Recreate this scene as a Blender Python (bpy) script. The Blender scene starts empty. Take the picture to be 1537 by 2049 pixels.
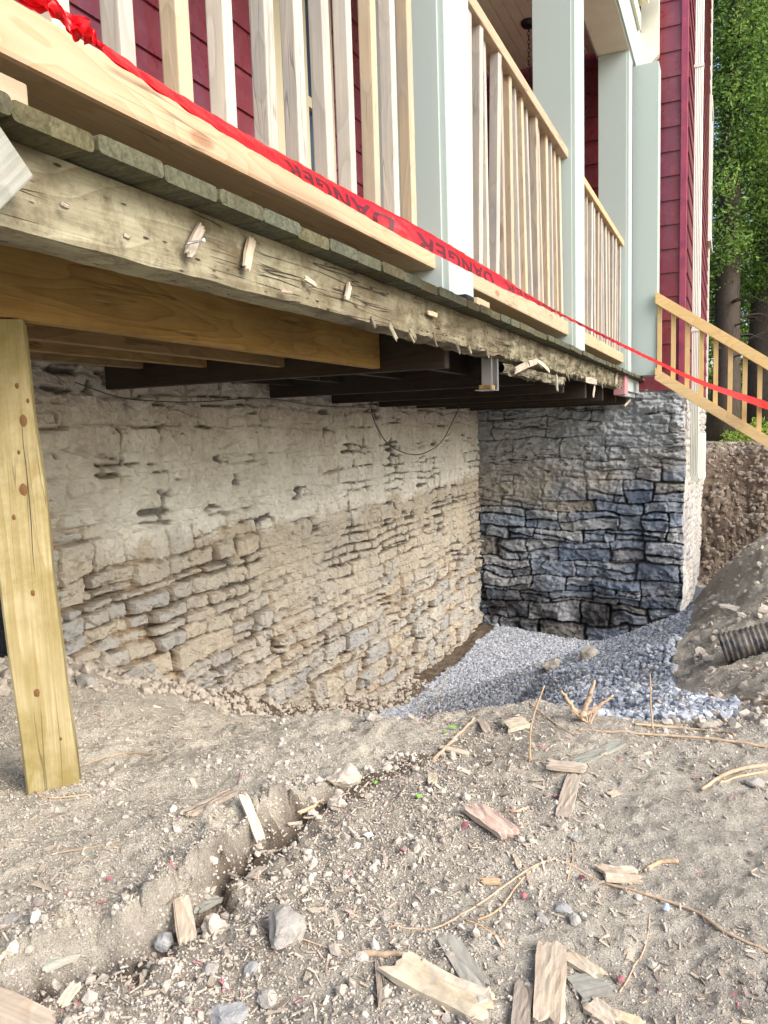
import bpy, bmesh, math, random
import numpy as np
from mathutils import Vector, Matrix
from mathutils.bvhtree import BVHTree
from mathutils.geometry import delaunay_2d_cdt
S = bpy.context.scene
random.seed(7)
R = random.uniform
# ------------------------------------------------------------------ camera, world, sun, exposure
F, CX, CY = 1540., 768.5, 1024.5
_D = np.array([1464-CX, -(834-CY), F]); _D /= np.linalg.norm(_D)
_dn = np.array([447., -14081., 1540.]); _dn -= _D*_dn.dot(_D); _dn /= np.linalg.norm(_dn)
_Z = -_dn; _X = np.cross(_D, _Z)
if _X[0] < 0: _X = -_X
CM = np.stack([_X, _D, _Z])                 # world = CM @ (right, up, forward)
CAM = np.array([0., 0., .70])
cd = bpy.data.cameras.new('camera'); cam = bpy.data.objects.new('camera', cd)
S.collection.objects.link(cam); S.camera = cam
cd.sensor_fit = 'VERTICAL'; cd.sensor_height = 36; cd.lens = 36*F/2049
cd.clip_start = .05; cd.clip_end = 2000
rt, up, fw = CM[:, 0], CM[:, 1], CM[:, 2]
cam.matrix_world = Matrix(((rt[0], up[0], -fw[0], CAM[0]), (rt[1], up[1], -fw[1], CAM[1]),
                           (rt[2], up[2], -fw[2], CAM[2]), (0, 0, 0, 1)))
w = bpy.data.worlds.new("World"); S.world = w; w.use_nodes = True
SUN_EL, SUN_AZ = math.radians(36), math.radians(108)      # azimuth clockwise from +Y
sky = w.node_tree.nodes.new('ShaderNodeTexSky'); sky.sky_type = 'NISHITA'; sky.sun_disc = False
sky.sun_elevation = SUN_EL; sky.sun_rotation = SUN_AZ; sky.dust_density = 3.0; sky.ozone_density = 1.0
sky.air_density = 1.0
bg = w.node_tree.nodes['Background']; bg.inputs[1].default_value = .15
w.node_tree.links.new(sky.outputs[0], bg.inputs[0])
sl = bpy.data.lights.new('sun', 'SUN'); sl.energy = 1.7; sl.angle = math.radians(42); sl.color = (1, .965, .92)
so = bpy.data.objects.new('sun', sl); S.collection.objects.link(so)
sd = Vector((math.sin(SUN_AZ)*math.cos(SUN_EL), math.cos(SUN_AZ)*math.cos(SUN_EL), math.sin(SUN_EL)))
so.rotation_euler = sd.to_track_quat('Z', 'Y').to_euler()
S.view_settings.view_transform = 'Standard'; S.view_settings.look = 'None'
S.view_settings.exposure = 1.12; S.view_settings.gamma = 1
try:
    S.cycles.max_bounces = 8; S.cycles.diffuse_bounces = 5; S.cycles.transparent_max_bounces = 6
except Exception: pass

# ------------------------------------------------------------------ camera maths: a measured pixel on a known plane -> a place
def ray(px, py): return CM @ np.array([px-CX, -(py-CY), F])
def onX(px, py, x): r = ray(px, py); return CAM+r*((x-CAM[0])/r[0])
def onY(px, py, y): r = ray(px, py); return CAM+r*((y-CAM[1])/r[1])
def onZ(px, py, z): r = ray(px, py); return CAM+r*((z-CAM[2])/r[2])
def atD(px, py, d): return CAM+ray(px, py)*(d/F)

# ------------------------------------------------------------------ numpy noise
def _h(ix, iy, s):
    n = (ix.astype(np.int64)*374761393 + iy.astype(np.int64)*668265263 + s*1442695041) & 0xffffffff
    n = ((n ^ (n >> 13))*1274126177) & 0xffffffff
    return ((n ^ (n >> 16)) & 0xffff)/65535.
def vn(x, y, s=0):
    x = np.asarray(x, float); y = np.asarray(y, float)
    ix, iy = np.floor(x), np.floor(y); fx, fy = x-ix, y-iy
    fx = fx*fx*(3-2*fx); fy = fy*fy*(3-2*fy)
    a, b, c, d = _h(ix, iy, s), _h(ix+1, iy, s), _h(ix, iy+1, s), _h(ix+1, iy+1, s)
    return (a*(1-fx)+b*fx)*(1-fy)+(c*(1-fx)+d*fx)*fy-.5
def fbm(x, y, s=0, o=4, g=.5):
    t = 0; a = 1.
    for k in range(o):
        t = t+a*vn(x*2**k+k*17.3, y*2**k-k*9.1, s+k); a *= g
    return t
def facets(x, y, cell, s, tilt=1.):
    """broken-stone facets: every voronoi cell is its own tilted plane"""
    X, Y = x/cell, y/cell
    ix, iy = np.floor(X), np.floor(Y)
    best = np.full(X.shape, 9.); out = np.zeros(X.shape)
    for dx in (-1, 0, 1):
        for dy in (-1, 0, 1):
            cx, cy = ix+dx, iy+dy
            px = cx+_h(cx, cy, s); py = cy+_h(cx, cy, s+1)
            d = (X-px)**2+(Y-py)**2
            hh = (_h(cx, cy, s+2)-.5)+((X-px)*(_h(cx, cy, s+3)-.5)+(Y-py)*(_h(cx, cy, s+4)-.5))*2*tilt
            m = d < best; best = np.where(m, d, best); out = np.where(m, hh, out)
    return out
def sstep(a, b, x):
    t = np.clip((x-a)/(b-a), 0, 1); return t*t*(3-2*t)

# ------------------------------------------------------------------ mesh helpers
def link(name, me, mat, parent=None):
    o = bpy.data.objects.new(name, me); S.collection.objects.link(o)
    if mat:
        for m in (mat if isinstance(mat, (list, tuple)) else [mat]): me.materials.append(m)
    if parent: o.parent = parent
    return o
def tag(o, label=None, cat=None, group=None, kind=None):
    if label: o['label'] = label
    if cat: o['category'] = cat
    if group: o['group'] = group
    if kind: o['kind'] = kind
    return o
def empty(name, loc=(0, 0, 0)):
    o = bpy.data.objects.new(name, None); S.collection.objects.link(o); o.location = loc
    o.empty_display_size = .1; return o
def thing(name, label, cat, group=None): return tag(empty(name), label, cat, group)
def cat(P_, t):
    n = len(P_)-1; i = min(int(t), n-1); f = t-i
    a_, b_, c_, d_ = P_[max(i-1, 0)], P_[i], P_[i+1], P_[min(i+2, n)]
    return .5*((2*b_)+(c_-a_)*f+(2*a_-5*b_+4*c_-d_)*f*f+(3*b_-a_-3*c_+d_)*f**3)
class MB:
    def __init__(s): s.bm = bmesh.new()
    def box(s, x0, x1, y0, y1, z0, z1, bev=0, M=None):
        m = Matrix.Translation(((x0+x1)/2, (y0+y1)/2, (z0+z1)/2)) @ Matrix.Diagonal((x1-x0, y1-y0, z1-z0, 1))
        if M is not None: m = M @ m
        r = bmesh.ops.create_cube(s.bm, size=1, matrix=m)
        if bev:
            es = list({e for v in r['verts'] for e in v.link_edges})
            bmesh.ops.bevel(s.bm, geom=es, offset=bev, segments=2, affect='EDGES', profile=.6)
        return s
    def prism(s, prof, axis, a, b, M=None):
        """prof in the other two axes, extruded along axis a..b"""
        def P(u, v, t):
            p = {'x': (t, u, v), 'y': (u, t, v), 'z': (u, v, t)}[axis]
            p = Vector(p); return M @ p if M is not None else p
        A = [s.bm.verts.new(P(u, v, a)) for u, v in prof]; B = [s.bm.verts.new(P(u, v, b)) for u, v in prof]
        n = len(prof)
        for i in range(n): s.bm.faces.new((A[i], A[(i+1) % n], B[(i+1) % n], B[i]))
        s.bm.faces.new(A[::-1]); s.bm.faces.new(B); return s
    def tube(s, pts, r, n=8, cap=True, squash=1.):
        pts = [Vector(p) for p in pts]; rs = r if isinstance(r, (list, tuple)) else [r]*len(pts)
        rings = []; nrm = None
        for i, p in enumerate(pts):
            t = (pts[min(i+1, len(pts)-1)]-pts[max(i-1, 0)]).normalized()
            if nrm is None:
                nrm = t.orthogonal().normalized()
            nrm = (nrm-t*nrm.dot(t)).normalized(); b = t.cross(nrm)
            rings.append([s.bm.verts.new(p+(nrm*math.cos(a)+b*math.sin(a)*squash)*rs[i]) for a in [2*math.pi*k/n for k in range(n)]])
        for A, B in zip(rings, rings[1:]):
            for k in range(n): s.bm.faces.new((A[k], A[(k+1) % n], B[(k+1) % n], B[k]))
        if cap: s.bm.faces.new(rings[0][::-1]); s.bm.faces.new(rings[-1])
        return s
    def build(s, name, mat, parent=None, smooth=False):
        bmesh.ops.recalc_face_normals(s.bm, faces=s.bm.faces)
        me = bpy.data.meshes.new(name); s.bm.to_mesh(me); s.bm.free()
        if smooth: me.polygons.foreach_set('use_smooth', [True]*len(me.polygons))
        return link(name, me, mat, parent)
def grid_mesh(name, P, attrs=None, flip=False, smooth=True):
    """P: (n,m,3) array of points -> one sheet"""
    n, m, _ = P.shape
    idx = np.arange(n*m).reshape(n, m)
    q = np.stack([idx[:-1, :-1], idx[1:, :-1], idx[1:, 1:], idx[:-1, 1:]], -1).reshape(-1, 4)
    if flip: q = q[:, ::-1]
    return np_mesh(name, P.reshape(-1, 3), q, attrs, smooth)
def np_mesh(name, V, Q, attrs=None, smooth=False):
    k = Q.shape[1]
    me = bpy.data.meshes.new(name)
    me.vertices.add(len(V)); me.vertices.foreach_set('co', np.ascontiguousarray(V, dtype=np.float32).ravel())
    me.loops.add(Q.size); me.loops.foreach_set('vertex_index', np.ascontiguousarray(Q, dtype=np.int32).ravel())
    me.polygons.add(len(Q)); me.polygons.foreach_set('loop_start', np.arange(0, Q.size, k, dtype=np.int32))
    me.update(calc_edges=True)
    me.polygons.foreach_set('use_smooth', np.full(len(Q), smooth))
    for a, v in (attrs or {}).items():
        at = me.attributes.new(a, 'FLOAT', 'POINT'); at.data.foreach_set('value', np.ascontiguousarray(v, dtype=np.float32).ravel())
    me.validate(); return me

# ------------------------------------------------------------------ materials
class Mat:
    def __init__(s, name, rough=.8, spec=.3):
        s.m = bpy.data.materials.new(name); s.m.use_nodes = True; s.nt = s.m.node_tree
        s.b = s.nt.nodes['Principled BSDF']; s.b.inputs['Roughness'].default_value = rough
        s.b.inputs['Specular IOR Level'].default_value = spec
        s.tc = s.nt.nodes.new('ShaderNodeTexCoord'); s.co = s.tc.outputs['Object']
    def n(s, t, **k):
        x = s.nt.nodes.new('ShaderNode'+t)
        for a, v in k.items(): setattr(x, a, v)
        return x
    def l(s, a, b): s.nt.links.new(a, b)
    def setv(s, sock, v):
        if hasattr(v, 'links'): s.l(v, sock)
        else: sock.default_value = v
    def map(s, scale, loc=(0, 0, 0), rot=(0, 0, 0), src=None):
        x = s.n('Mapping'); s.l(src or s.co, x.inputs[0])
        x.inputs['Scale'].default_value = scale; s.setv(x.inputs['Location'], loc); x.inputs['Rotation'].default_value = rot
        return x.outputs[0]
    def noise(s, scale, det=4, rough=.55, co=None, dist=0, out=0):
        x = s.n('TexNoise'); s.l(co or s.co, x.inputs['Vector']); x.inputs['Scale'].default_value = scale
        x.inputs['Detail'].default_value = det; x.inputs['Roughness'].default_value = rough; x.inputs['Distortion'].default_value = dist
        return x.outputs[out]
    def voro(s, scale, co=None, feat='F1', out='Distance', rnd=1):
        x = s.n('TexVoronoi', feature=feat); s.l(co or s.co, x.inputs['Vector']); x.inputs['Scale'].default_value = scale
        x.inputs['Randomness'].default_value = rnd
        return x.outputs[out]
    def ramp(s, v, stops, interp='LINEAR'):
        x = s.n('ValToRGB'); s.l(v, x.inputs[0]); r = x.color_ramp; r.interpolation = interp
        while len(r.elements) < len(stops): r.elements.new(.5)
        for e, (p, c) in zip(r.elements, stops):
            e.position = p; e.color = (c, c, c, 1) if not isinstance(c, tuple) else (*c, 1)
        return x.outputs[0]
    def mix(s, f, a, b, mode='MIX'):
        x = s.n('Mix', data_type='RGBA', blend_type=mode); s.setv(x.inputs[0], f)
        for k, v in ((6, a), (7, b)):
            if isinstance(v, tuple): v = (*v[:3], 1)
            s.setv(x.inputs[k], v)
        return x.outputs[2]
    def math(s, op, a, b=0., c=None, clamp=False):
        x = s.n('Math', operation=op); x.use_clamp = clamp; s.setv(x.inputs[0], a); s.setv(x.inputs[1], b)
        if c is not None: s.setv(x.inputs[2], c)
        return x.outputs[0]
    def mapr(s, v, a, b, c=0., d=1.):
        x = s.n('MapRange'); s.l(v, x.inputs[0])
        for i, k in enumerate((a, b, c, d)): x.inputs[i+1].default_value = k
        return x.outputs[0]
    def attr(s, name): return s.n('Attribute', attribute_name=name).outputs['Fac']
    def xyz(s): x = s.n('SeparateXYZ'); s.l(s.co, x.inputs[0]); return x.outputs
    def rand(s): return s.n('ObjectInfo').outputs['Random']
    def color(s, c):
        s.setv(s.b.inputs['Base Color'], (*c, 1) if isinstance(c, tuple) else c)
    def bump(s, h, strength=.5, dist=.01, prev=None):
        x = s.n('Bump'); s.l(h, x.inputs['Height']); x.inputs['Strength'].default_value = strength; x.inputs['Distance'].default_value = dist
        if prev: s.l(prev, x.inputs['Normal'])
        s.l(x.outputs[0], s.b.inputs['Normal']); return x.outputs[0]

def wood(name, dark, mid, light, axis='y', rings=1., knot=.5, stain=0, stain_col=(.05, .045, .03), rough=.75, grain=1., checks=0., incise=0., bump=.35, knot_col=(.16, .07, .025), vary=0, mottle=0, msc=45, mcol=(.03, .03, .02)):
    m = Mat(name, rough, .25)
    k = {'x': 0, 'y': 1, 'z': 2}[axis]
    def sc(al, ac): v = [ac]*3; v[k] = al; return tuple(v)
    # an offset per piece so that repeats do not show the same figure
    rnd = m.rand(); cx = m.n('CombineXYZ')
    for i in range(3): m.l(m.math('MULTIPLY', rnd, (13.7, 29.1, 7.9)[i]), cx.inputs[i])
    add = m.n('VectorMath', operation='ADD'); m.l(m.co, add.inputs[0]); m.l(cx.outputs[0], add.inputs[1]); co = add.outputs[0]
    def mp(s_): return m.map(s_, src=co)
    fine = m.noise(1, 5, .65, mp(sc(3, 160)))
    low = m.noise(1, 2, .5, mp(sc(.9, 7)))
    kv = m.voro(1, mp(sc(2.6, 7)))
    knotm = m.ramp(kv, [(.0, 1.), (.13*knot+.001, .85), (.2*knot+.01, 0.)])
    bend = m.math('MULTIPLY', m.ramp(kv, [(0, 1.), (.55, 0.)]), .5)
    fig = m.math('ADD', m.math('MULTIPLY', low, 9.*rings), m.math('MULTIPLY', bend, 3.))
    saw = m.math('FRACT', m.math('MULTIPLY', fig, 1.6)); tri = m.ramp(saw, [(0, 0.), (.75, .55), (.93, 1.), (1, 0.)])
    c = m.mix(tri, light, mid)
    c = m.mix(m.math('MULTIPLY', m.ramp(fine, [(.35, 1.), (.6, 0.)]), .55*grain), c, dark)
    blot = m.noise(2.2, 3, .6, co)
    c = m.mix(m.math('MULTIPLY', m.ramp(blot, [(.4, 0.), (.7, 1.)]), .35), c, mid)
    if knot: c = m.mix(m.math('MULTIPLY', knotm, .8), c, knot_col)
    if stain:
        st = m.noise(1, 5, .65, mp(sc(3.2, 6)))
        c = m.mix(m.math('MULTIPLY', m.ramp(st, [(.44, 0.), (.66, 1.)]), stain), c, stain_col)
    hgt = m.math('ADD', m.math('MULTIPLY', fine, .7), m.math('MULTIPLY', tri, .3))
    if mottle:
        mo = m.noise(msc, 6, .75, co); c = m.mix(m.math('MULTIPLY', m.ramp(mo, [(.46, 0.), (.66, 1.)]), mottle), c, mcol); hgt = m.math('SUBTRACT', hgt, m.math('MULTIPLY', mo, .8))
    if checks:
        ck = m.ramp(m.noise(1, 2, .5, mp(sc(1.3, 34))), [(.485, 0.), (.5, 1.), (.515, 0.)])
        ckm = m.math('MULTIPLY', ck, m.ramp(m.noise(3, 2, .5, co), [(.5, 0.), (.56, 1.)]))
        c = m.mix(m.math('MULTIPLY', ckm, checks), c, (.02, .015, .01)); hgt = m.math('SUBTRACT', hgt, ckm)
    if incise:
        rz = m.math('MULTIPLY', m.ramp(m.mapr(m.xyz()[1], 1.2, 5.), [(0, .15), (1, 1.)]), m.ramp(m.noise(1, 6, .75, m.map((9, 9, 22))), [(.45, 0.), (.6, 1.)])); c = m.mix(m.math('MULTIPLY', rz, .8), c, (.07, .05, .03)); hgt = m.math('SUBTRACT', hgt, m.math('MULTIPLY', rz, 1.5))
        br = m.voro(1, mp(sc(22, 75)), rnd=.35)
        im = m.math('MULTIPLY', m.ramp(br, [(.16, 1.), (.24, 0.)]), m.ramp(m.noise(5, 2, .5, co), [(.36, 0.), (.46, 1.)]))
        c = m.mix(m.math('MULTIPLY', im, incise), c, (.03, .028, .02)); hgt = m.math('SUBTRACT', hgt, im)
    hue = m.n('HueSaturation'); m.l(c, hue.inputs['Color']); m.l(m.mapr(rnd, 0, 1, .86, 1.12), hue.inputs['Value']); m.l(m.mapr(m.rand(), 0, 1, .85, 1.1), hue.inputs['Saturation'])
    fin = hue.outputs[0]
    if vary: fin = m.mix(m.math('MULTIPLY', m.ramp(m.math('FRACT', m.math('MULTIPLY', rnd, 7.3)), [(.45, 0.), (.7, 1.)]), vary), fin, (1.0, .80, .52), 'MULTIPLY')
    m.color(fin); m.bump(hgt, bump, .003)
    return m.m
M = {}
M['rail'] = wood('fresh_cedar', (.36, .21, .10), (.49, .33, .18), (.58, .42, .265), 'y', 1.0, .55, grain=.35, rough=.6, bump=.15, checks=.6, knot_col=(.27, .13, .06))
M['baluster'] = wood('weathered_pine', (.27, .24, .20), (.44, .40, .33), (.54, .50, .42), 'z', .6, .7, vary=.6, stain=.5, stain_col=(.30, .31, .33), grain=.5, bump=.3, knot_col=(.22, .12, .07), checks=.4)
M['stair'] = wood('treated_pine', (.40, .26, .11), (.56, .40, .20), (.66, .50, .28), 'x', .6, .4, grain=.3, bump=.1, knot_col=(.3, .16, .07))
M['stairv'] = wood('treated_pine_upright', (.40, .26, .11), (.54, .38, .18), (.62, .46, .24), 'z', .6, .4, grain=.3, bump=.1, knot_col=(.3, .16, .07))
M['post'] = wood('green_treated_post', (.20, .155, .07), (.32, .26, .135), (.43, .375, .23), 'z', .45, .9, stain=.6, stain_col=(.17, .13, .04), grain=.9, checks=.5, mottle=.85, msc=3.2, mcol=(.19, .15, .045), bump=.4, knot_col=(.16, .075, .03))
M['joist'] = wood('amber_joist', (.14, .08, .03), (.26, .16, .06), (.36, .24, .10), 'y', 1.1, .8, stain=.5, stain_col=(.12, .07, .03), grain=.5, bump=.25, knot_col=(.08, .03, .01), checks=.5)
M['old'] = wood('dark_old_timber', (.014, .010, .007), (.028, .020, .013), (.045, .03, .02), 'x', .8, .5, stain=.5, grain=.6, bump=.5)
M['board'] = wood('mossy_deck_board', (.045, .045, .03), (.095, .10, .066), (.15, .16, .11), 'x', .6, .5, vary=.7, stain=.7, stain_col=(.05, .05, .03), grain=1., bump=1., knot_col=(.06, .05, .03), mottle=.75, msc=70, mcol=(.04, .04, .022))
M['rim'] = wood('rotten_rim_beam', (.11, .09, .055), (.26, .235, .155), (.38, .36, .25), 'y', .5, .7, stain=.75, stain_col=(.10, .075, .045), grain=.55, checks=1., incise=.95, bump=1., mottle=.8, msc=11, mcol=(.10, .075, .04), knot_col=(.07, .05, .03))
M['splinter'] = wood('weathered_splinter', (.25, .18, .12), (.48, .38, .28), (.66, .57, .45), 'y', .6, .3, stain=.5, stain_col=(.22, .19, .17), grain=.9, bump=.6, checks=.7, mottle=.6, msc=32, mcol=(.36, .315, .26))
M['splinter_y'] = wood('fresh_split_wood', (.42, .31, .18), (.64, .52, .34), (.76, .68, .52), 'y', .6, .2, grain=.8, bump=.6, stain=.3, stain_col=(.4, .3, .2), mottle=.6, msc=32, mcol=(.36, .315, .26))
M['splinter_g'] = wood('grey_painted_scrap', (.15, .14, .11), (.32, .31, .26), (.48, .47, .41), 'y', .4, .2, grain=.9, bump=.6, stain=.5, stain_col=(.14, .19, .15), mottle=.6, msc=32, mcol=(.36, .315, .26))
M['splinter_r'] = wood('red_flaked_scrap', (.25, .16, .12), (.50, .38, .30), (.66, .55, .46), 'y', .4, .2, grain=.8, bump=.6, stain=.7, stain_col=(.30, .07, .08), mottle=.6, msc=32, mcol=(.36, .315, .26))
M['root'] = wood('bare_root', (.28, .17, .09), (.46, .31, .19), (.58, .43, .29), 'y', .4, .3, grain=.6, bump=.5)

def paint(name, c, rough=.45, spec=.4, dirt=.25, dirtc=(.35, .33, .27), bump=.12):
    m = Mat(name, rough, spec)
    d = m.ramp(m.noise(3, 6, .65, m.map((1, 1, .35))), [(.45, 0.), (.75, 1.)])
    col = m.mix(m.math('MULTIPLY', d, dirt), c, dirtc)
    m.color(col); m.bump(m.noise(60, 3, .6, m.map((1, 1, .08))), bump, .002); return m.m
M['column'] = paint('sage_white_paint', (.40, .47, .445), .5, .3, .25, (.37, .41, .33))
M['soffit'] = paint('cream_soffit_paint', (.80, .76, .58), .5, .3, .3, (.40, .36, .22))
M['white'] = paint('white_trim', (.78, .78, .68), .4, .4, .25)
M['downspout'] = paint('white_metal_downspout', (.66, .68, .60), .3, .5, .3, (.5, .5, .42))
M['frame'] = paint('cream_window_frame', (.55, .50, .34), .45, .4, .2)
M['black'] = paint('black_metal', (.015, .015, .018), .4, .5, 0)
M['cable'] = paint('dusty_cable', (.06, .05, .045), .6, .3, .4)
def m_siding():
    m = Mat('red_clapboard', .33, .55)
    g = m.noise(1, 5, .6, m.map((3, 3, 60)))
    f = m.ramp(m.noise(1, 3, .6, m.map((5.5, 5.5, .35))), [(.42, 0.), (.62, 1.)])
    c = m.mix(f, (.18, .024, .034), (.17, .045, .072))
    c = m.mix(m.math('MULTIPLY', m.ramp(m.noise(9, 5, .7), [(.5, 0.), (.8, 1.)]), .4), c, (.36, .12, .13))
    m.color(c); m.bump(g, .25, .003); m.setv(m.b.inputs['Roughness'], m.mapr(m.noise(14, 3), .3, .7, .25, .5)); return m.m
M['siding'] = m_siding()
def m_trimred():
    m = Mat('purple_red_trim', .35, .5); m.color(m.mix(m.ramp(m.noise(6, 4), [(.4, 0.), (.6, 1.)]), (.24, .04, .09), (.33, .06, .10))); return m.m
M['trimred'] = m_trimred()
def m_glass():
    m = Mat('dark_window_glass', .06, .8); m.color((.03, .06, .10)); return m.m
M['glass'] = m_glass()
M['bluevinyl'] = paint('pale_blue_film', (.38, .60, .78), .35, .5, .1)

def m_wall(name, kind):
    m = Mat(name, .9, .18)
    joint = m.attr('joint'); sid = m.attr('sid'); pg = m.attr('parge'); z = m.xyz()[2]
    n1 = m.noise(3.2, 6, .62); n2 = m.noise(17, 6, .7); n3 = m.noise(70, 4, .7); streak = m.noise(1, 5, .6, m.map((5, 5, 1.1)))
    if kind == 'left':
        stone = m.ramp(sid, [(0, (.42, .40, .36)), (.25, (.54, .47, .36)), (.5, (.41, .41, .39)), (.75, (.54, .49, .40)), (1, (.46, .45, .41))])
        parge_lo = m.mix(m.ramp(n1, [(.35, 0.), (.65, 1.)]), (.60, .53, .41), (.50, .46, .38))
        parge_hi = m.mix(m.ramp(n1, [(.38, 0.), (.62, 1.)]), (.90, .89, .80), (.80, .77, .68))
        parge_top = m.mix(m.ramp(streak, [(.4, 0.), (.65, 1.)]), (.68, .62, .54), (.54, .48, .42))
        zz = m.math('ADD', z, m.math('MULTIPLY', m.math('SUBTRACT', n1, .5), .5))
        pa = m.mix(m.ramp(m.mapr(zz, .02, .22), [(.2, 0.), (.6, 1.)]), parge_lo, parge_hi)
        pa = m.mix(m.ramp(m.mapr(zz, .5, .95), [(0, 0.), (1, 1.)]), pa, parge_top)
        mort = m.mix(m.ramp(n2, [(.4, 0.), (.6, 1.)]), (.48, .32, .16), (.22, .16, .10))
    elif kind == 'right':
        stone = m.ramp(sid, [(0, (.17, .22, .29)), (.3, (.30, .33, .37)), (.5, (.14, .19, .27)), (.7, (.34, .35, .36)), (.85, (.21, .27, .35)), (1, (.27, .25, .21))])
        pa = m.mix(m.ramp(n1, [(.35, 0.), (.65, 1.)]), (.48, .51, .53), (.34, .38, .41))
        zz = m.math('ADD', z, m.math('MULTIPLY', m.math('SUBTRACT', n1, .5), 1.))
        pa = m.mix(m.ramp(m.mapr(zz, 0, .6), [(0, 1.), (1, 0.)]), pa, (.37, .35, .31))
        mort = m.mix(m.ramp(n2, [(.45, 0.), (.65, 1.)]), (.016, .016, .018), (.17, .14, .10))
        tar = m.ramp(m.noise(1.6, 4, .6), [(.44, 0.), (.56, 1.)])
        low = m.ramp(m.mapr(z, -1.75, -.75), [(.25, 1.), (1, 0.)])
        tarm = m.math('MULTIPLY', tar, low)
        stone = m.mix(tarm, stone, (.012, .012, .015)); mort = m.mix(tarm, mort, (.01, .01, .012))
    else:
        stone = m.ramp(sid, [(0, (.42, .39, .35)), (.5, (.28, .30, .34)), (1, (.48, .44, .38))])
        pa = m.mix(m.ramp(n1, [(.35, 0.), (.65, 1.)]), (.60, .555, .48), (.40, .40, .39)); mort = (.36, .32, .26)
    c = m.mix(joint, mort, stone)
    c = m.mix(pg, c, pa)
    if kind != 'side': c = m.mix(m.math('MULTIPLY', m.attr('crack'), .93), c, (.03, .025, .02))
    c = m.mix(m.math('MULTIPLY', m.ramp(m.noise(1.3, 5, .65), [(.5, 0.), (.68, 1.)]), .28), c, m.mix(.6, c, (.22, .16, .10)))
    c = m.mix(m.math('MULTIPLY', m.ramp(n2, [(.35, 1.), (.6, 0.)]), .35), c, m.mix(.5, c, (.16, .13, .10)))
    c = m.mix(m.math('MULTIPLY', m.ramp(n3, [(.55, 0.), (.75, 1.)]), .25), c, (.62, .58, .5) if kind != 'right' else (.3, .33, .38))
    m.color(c)
    if kind == 'right': m.setv(m.b.inputs['Roughness'], m.mapr(n2, .3, .7, .45, .85)); m.b.inputs['Specular IOR Level'].default_value = .4
    b = m.bump(n2, .8, .03); b = m.bump(m.voro(24, m.map((1, 1, 1.3))), .35, .02, b); m.bump(n3, .7, .008, b); return m.m
M['wl'] = m_wall('parged_limestone', 'left'); M['wr'] = m_wall('dark_limestone', 'right'); M['ws'] = m_wall('whitewashed_stone', 'side')
def m_tar():
    m = Mat('black_tar', .28, .6); m.color((.006, .008, .012)); m.bump(m.noise(28, 6, .75), 1., .03); return m.m
M['tar'] = m_tar()
def m_soil():
    m = Mat('dry_soil', .95, .1)
    n1 = m.noise(1.4, 5, .6); n2 = m.noise(12, 6, .7); n3 = m.noise(90, 5, .75); n4 = m.noise(320, 3, .7)
    c = m.mix(m.ramp(n1, [(.36, 0.), (.62, 1.)]), (.60, .55, .45), (.50, .465, .395))
    c = m.mix(m.math('MULTIPLY', m.ramp(n2, [(.4, 1.), (.62, 0.)]), .5), c, (.27, .235, .20))
    c = m.mix(m.math('MULTIPLY', m.ramp(n3, [(.52, 0.), (.7, 1.)]), .55), c, (.64, .59, .53))
    c = m.mix(m.math('MULTIPLY', m.attr('dry'), .6), c, m.mix(n2, (.56, .50, .39), (.72, .66, .54)))
    damp = m.attr('damp'); c = m.mix(damp, c, m.mix(m.ramp(n2, [(.4, 0.), (.6, 1.)]), (.085, .06, .042), (.16, .115, .08)))
    gr = m.attr('grav'); c = m.mix(gr, c, (.13, .14, .155))
    gs = m.attr('grass'); c = m.mix(gs, c, m.mix(n2, (.10, .15, .03), (.2, .17, .08)))
    m.color(c)
    b = m.bump(n2, .5, .02); b = m.bump(n3, 1., .012, b); b = m.bump(m.voro(140), .5, .006, b); m.bump(n4, .9, .004, b); return m.m
M['soil'] = m_soil()
def m_vary(name, stops, rough=.9, scale=40, bump=.4, attr='rid'):
    m = Mat(name, rough, .25); c = m.ramp(m.attr(attr), stops)
    n = m.noise(scale, 5, .7); c = m.mix(m.math('MULTIPLY', m.ramp(n, [(.4, 0.), (.7, 1.)]), .35), c, m.mix(.5, c, (.5, .48, .44)))
    m.color(c); m.bump(n, bump, .01); return m.m
M['gravel'] = m_vary('crushed_blue_stone', [(0, (.17, .195, .235)), (.35, (.29, .32, .37)), (.7, (.41, .44, .49)), (.93, (.53, .55, .58)), (1, (.45, .38, .30))], .75, 60)
M['crumb'] = m_vary('soil_crumb', [(0, (.30, .265, .225)), (.5, (.50, .45, .38)), (.9, (.54, .49, .42)), (1, (.56, .52, .46))], .95, 120)
M['chip'] = m_vary('small_chip', [(0, (.22, .17, .13)), (.35, (.44, .36, .28)), (.75, (.54, .46, .36)), (.955, (.60, .53, .43)), (.965, (.42, .16, .18)), (1, (.45, .2, .22))], .85, 90)
def m_rock(name, a, b):
    m = Mat(name, .85, .25); n = m.noise(22, 6, .7); m.color(m.mix(m.ramp(n, [(.35, 0.), (.65, 1.)]), a, b)); m.bump(m.noise(60, 5, .7), .6, .006); return m.m
M['rock'] = m_rock('tan_fieldstone', (.40, .375, .335), (.28, .265, .24)); M['rockg'] = m_rock('grey_fieldstone', (.38, .38, .37), (.25, .255, .26))
M['dclod'] = m_rock('dark_clod', (.27, .225, .18), (.17, .14, .11)); M['clod'] = m_rock('soil_clod', (.54, .48, .40), (.42, .37, .31))
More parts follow.
